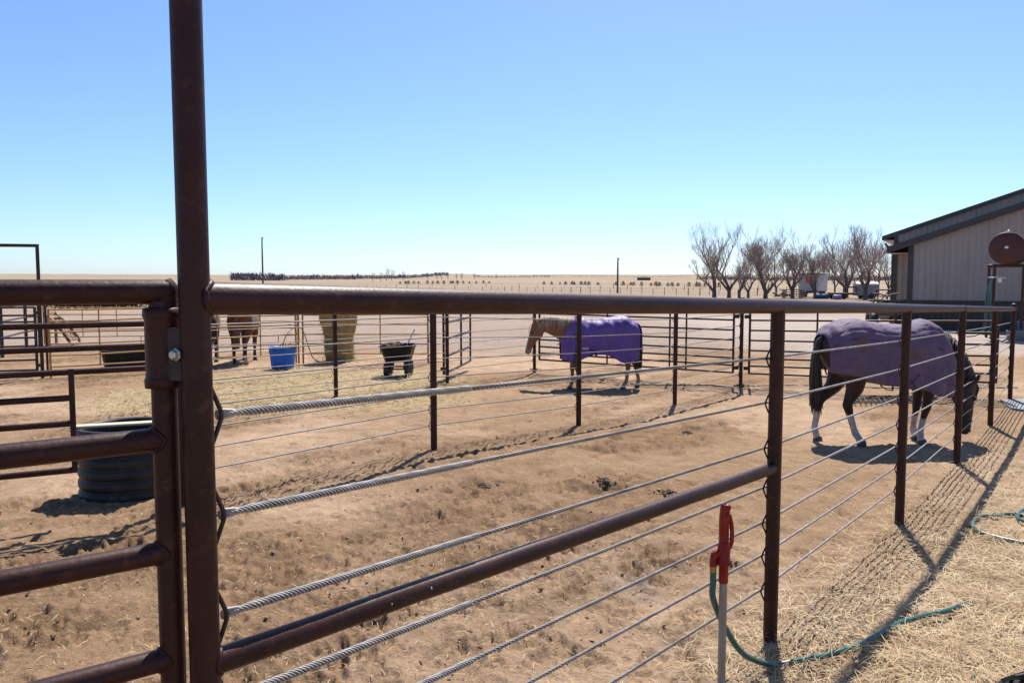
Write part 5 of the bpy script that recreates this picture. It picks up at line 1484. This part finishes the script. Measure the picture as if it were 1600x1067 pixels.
# ------------------------------------------------------------------ small cedars
def cedar_mesh(seed, N=260):
    rg = random.Random(seed); m = MB()
    m.tube([(0, 0, 0), (0, 0, .9)], .05, 5)
    for i in range(N):
        z = rg.uniform(.03, 1) ** 1.2; rad = (.46 * (1 - z) ** .7 + .05) * rg.uniform(.45, 1.1); a = rg.uniform(0, 6.28)
        p = Vector((rad * math.cos(a), rad * math.sin(a), z)); d = Vector((math.cos(a), math.sin(a), rg.uniform(-.2, .9))).normalized() * rg.uniform(.10, .2)
        w = d.cross(Vector((0, 0, 1))).normalized() * rg.uniform(.04, .08)
        m.add([p - w, p + w, p + d + w * .2, p + d - w * .2 + Vector((0, 0, .03))], [(0, 1, 2, 3)], False)
    return m.mesh('cedar')
CM = [cedar_mesh(i) for i in range(4)]
rg = random.Random(77)
def cedar(px, Y, h, label, group):
    p = gpt(at(px, 445, Y)); me = CM[rg.randrange(4)]
    if not me.materials: me.materials.append(M_cedar)
    o = bpy.data.objects.new('cedar_bush', me); col.objects.link(o); o.location = p; o.rotation_euler = (0, 0, rg.uniform(0, 6)); s = h * rg.uniform(.8, 1.2); o.scale = (s * rg.uniform(.85, 1.3), s * rg.uniform(.85, 1.3), s)
    tag(o, label, 'bush', group)
for px in (624, 632, 640, 648, 655, 667, 677, 684, 694, 704, 708, 715, 724, 734, 743, 754, 763):
    cedar(px + rg.uniform(-2, 2), 430 + (px - 624) * .4, 1.6, 'small dark cedar in the left planted row across the field', 'left row of small cedars')
for px in (850, 862, 874, 885, 893, 898, 908, 913, 920, 935, 962, 975, 987, 990, 1002, 1016, 1024, 1030, 1043, 1051, 1059, 1076, 1088, 1094, 1100, 1122):
    cedar(px + rg.uniform(-1.5, 1.5), 400 - (px - 850) * .5, 1.5, 'small dark cedar in the right planted row across the field', 'right row of small cedars')
for k, px in enumerate((92, 104, 116, 131, 148, 160, 176, 190, 205)):
    cedar(px, 62, 1.5, 'low dark bush in the row just under the left gate rail', 'bushes under the left gate rail')

# ------------------------------------------------------------------ far woods and lone far trees
def far_wood(name, label, segs, seed):
    rg = random.Random(seed); m = MB()
    for (pa_, pb_, Y, h0, h1, n) in segs:
        for i in range(n):
            t = rg.random(); px = pa_ + (pb_ - pa_) * t; y = Y * rg.uniform(.96, 1.04); p = at(px, 440, y); z = gz(p.x, p.y)
            h = (h0 + (h1 - h0) * t) * (.55 + .55 * mnoise.noise(Vector((px * .13, 1.5, seed))) ** 2 + rg.uniform(-.15, .25))
            b = Vector((p.x, p.y, z)); w = rg.uniform(.25, .9)
            for q in range(4):
                zz = rg.uniform(.05, .7) * h; dx = rg.gauss(0, 1.2)
                m.add([b + Vector((dx - w, rg.gauss(0, 2), zz)), b + Vector((dx + w, rg.gauss(0, 2), zz)), b + Vector((dx + rg.gauss(0, 1.0), rg.gauss(0, 1), zz + h * rg.uniform(.25, .5)))], [(0, 1, 2)], False)
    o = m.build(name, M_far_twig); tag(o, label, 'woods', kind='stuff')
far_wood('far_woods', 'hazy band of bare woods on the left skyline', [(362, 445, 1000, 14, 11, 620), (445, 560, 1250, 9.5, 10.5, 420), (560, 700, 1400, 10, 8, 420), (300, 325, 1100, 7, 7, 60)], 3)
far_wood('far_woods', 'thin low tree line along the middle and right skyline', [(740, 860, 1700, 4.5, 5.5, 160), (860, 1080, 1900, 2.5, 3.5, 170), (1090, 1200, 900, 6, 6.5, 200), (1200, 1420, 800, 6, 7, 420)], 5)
ft = Tree(9); ft.trunk.tube([(0, 0, 0), (0, 0, 1.6)], [.20, .16], 5)
for a in (0, 130, 250): ft.grow(Vector((0, 0, 1.5)), (math.cos(R(a)) * .45, math.sin(R(a)) * .45, 1), 2.3, .12, 2, 5)
fk_ = max(v[2] for v in ft.crown.v)
for mb in (ft.crown, ft.trunk): mb.v = [(x / fk_, y / fk_, z / fk_) for x, y, z in mb.v]
tme = MB(); tme.add(ft.trunk.v, ft.trunk.f); tme.add(ft.crown.v, ft.crown.f); fme = tme.mesh('far_tree'); fme.materials.append(M_far_twig)
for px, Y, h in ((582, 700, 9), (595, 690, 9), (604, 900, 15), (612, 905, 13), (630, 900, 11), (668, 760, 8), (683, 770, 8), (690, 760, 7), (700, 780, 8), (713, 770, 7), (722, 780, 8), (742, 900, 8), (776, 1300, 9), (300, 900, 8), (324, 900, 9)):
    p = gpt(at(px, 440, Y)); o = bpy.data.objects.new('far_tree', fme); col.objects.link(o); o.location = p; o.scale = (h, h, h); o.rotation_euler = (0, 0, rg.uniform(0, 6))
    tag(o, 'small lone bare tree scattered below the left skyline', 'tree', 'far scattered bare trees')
# far white roofed shed
fs = gpt(at(1006, 435, 900)); sh = thing('far_shed', 'tiny long low dark shed near the middle skyline', 'shed', fs)
m = MB(); m.box((0, 0, 1.2), (14, 6, 2.4)); m.build('wall', M_cedar, sh, local=True)
m = MB(); m.add([(-7.5, -3.5, 2.4), (7.5, -3.5, 2.4), (7.5, 0, 3.6), (-7.5, 0, 3.6), (-7.5, 3.5, 2.4), (7.5, 3.5, 2.4)], [(0, 1, 2, 3), (3, 2, 5, 4)], False); m.build('roof', M_cedar, sh, local=True)
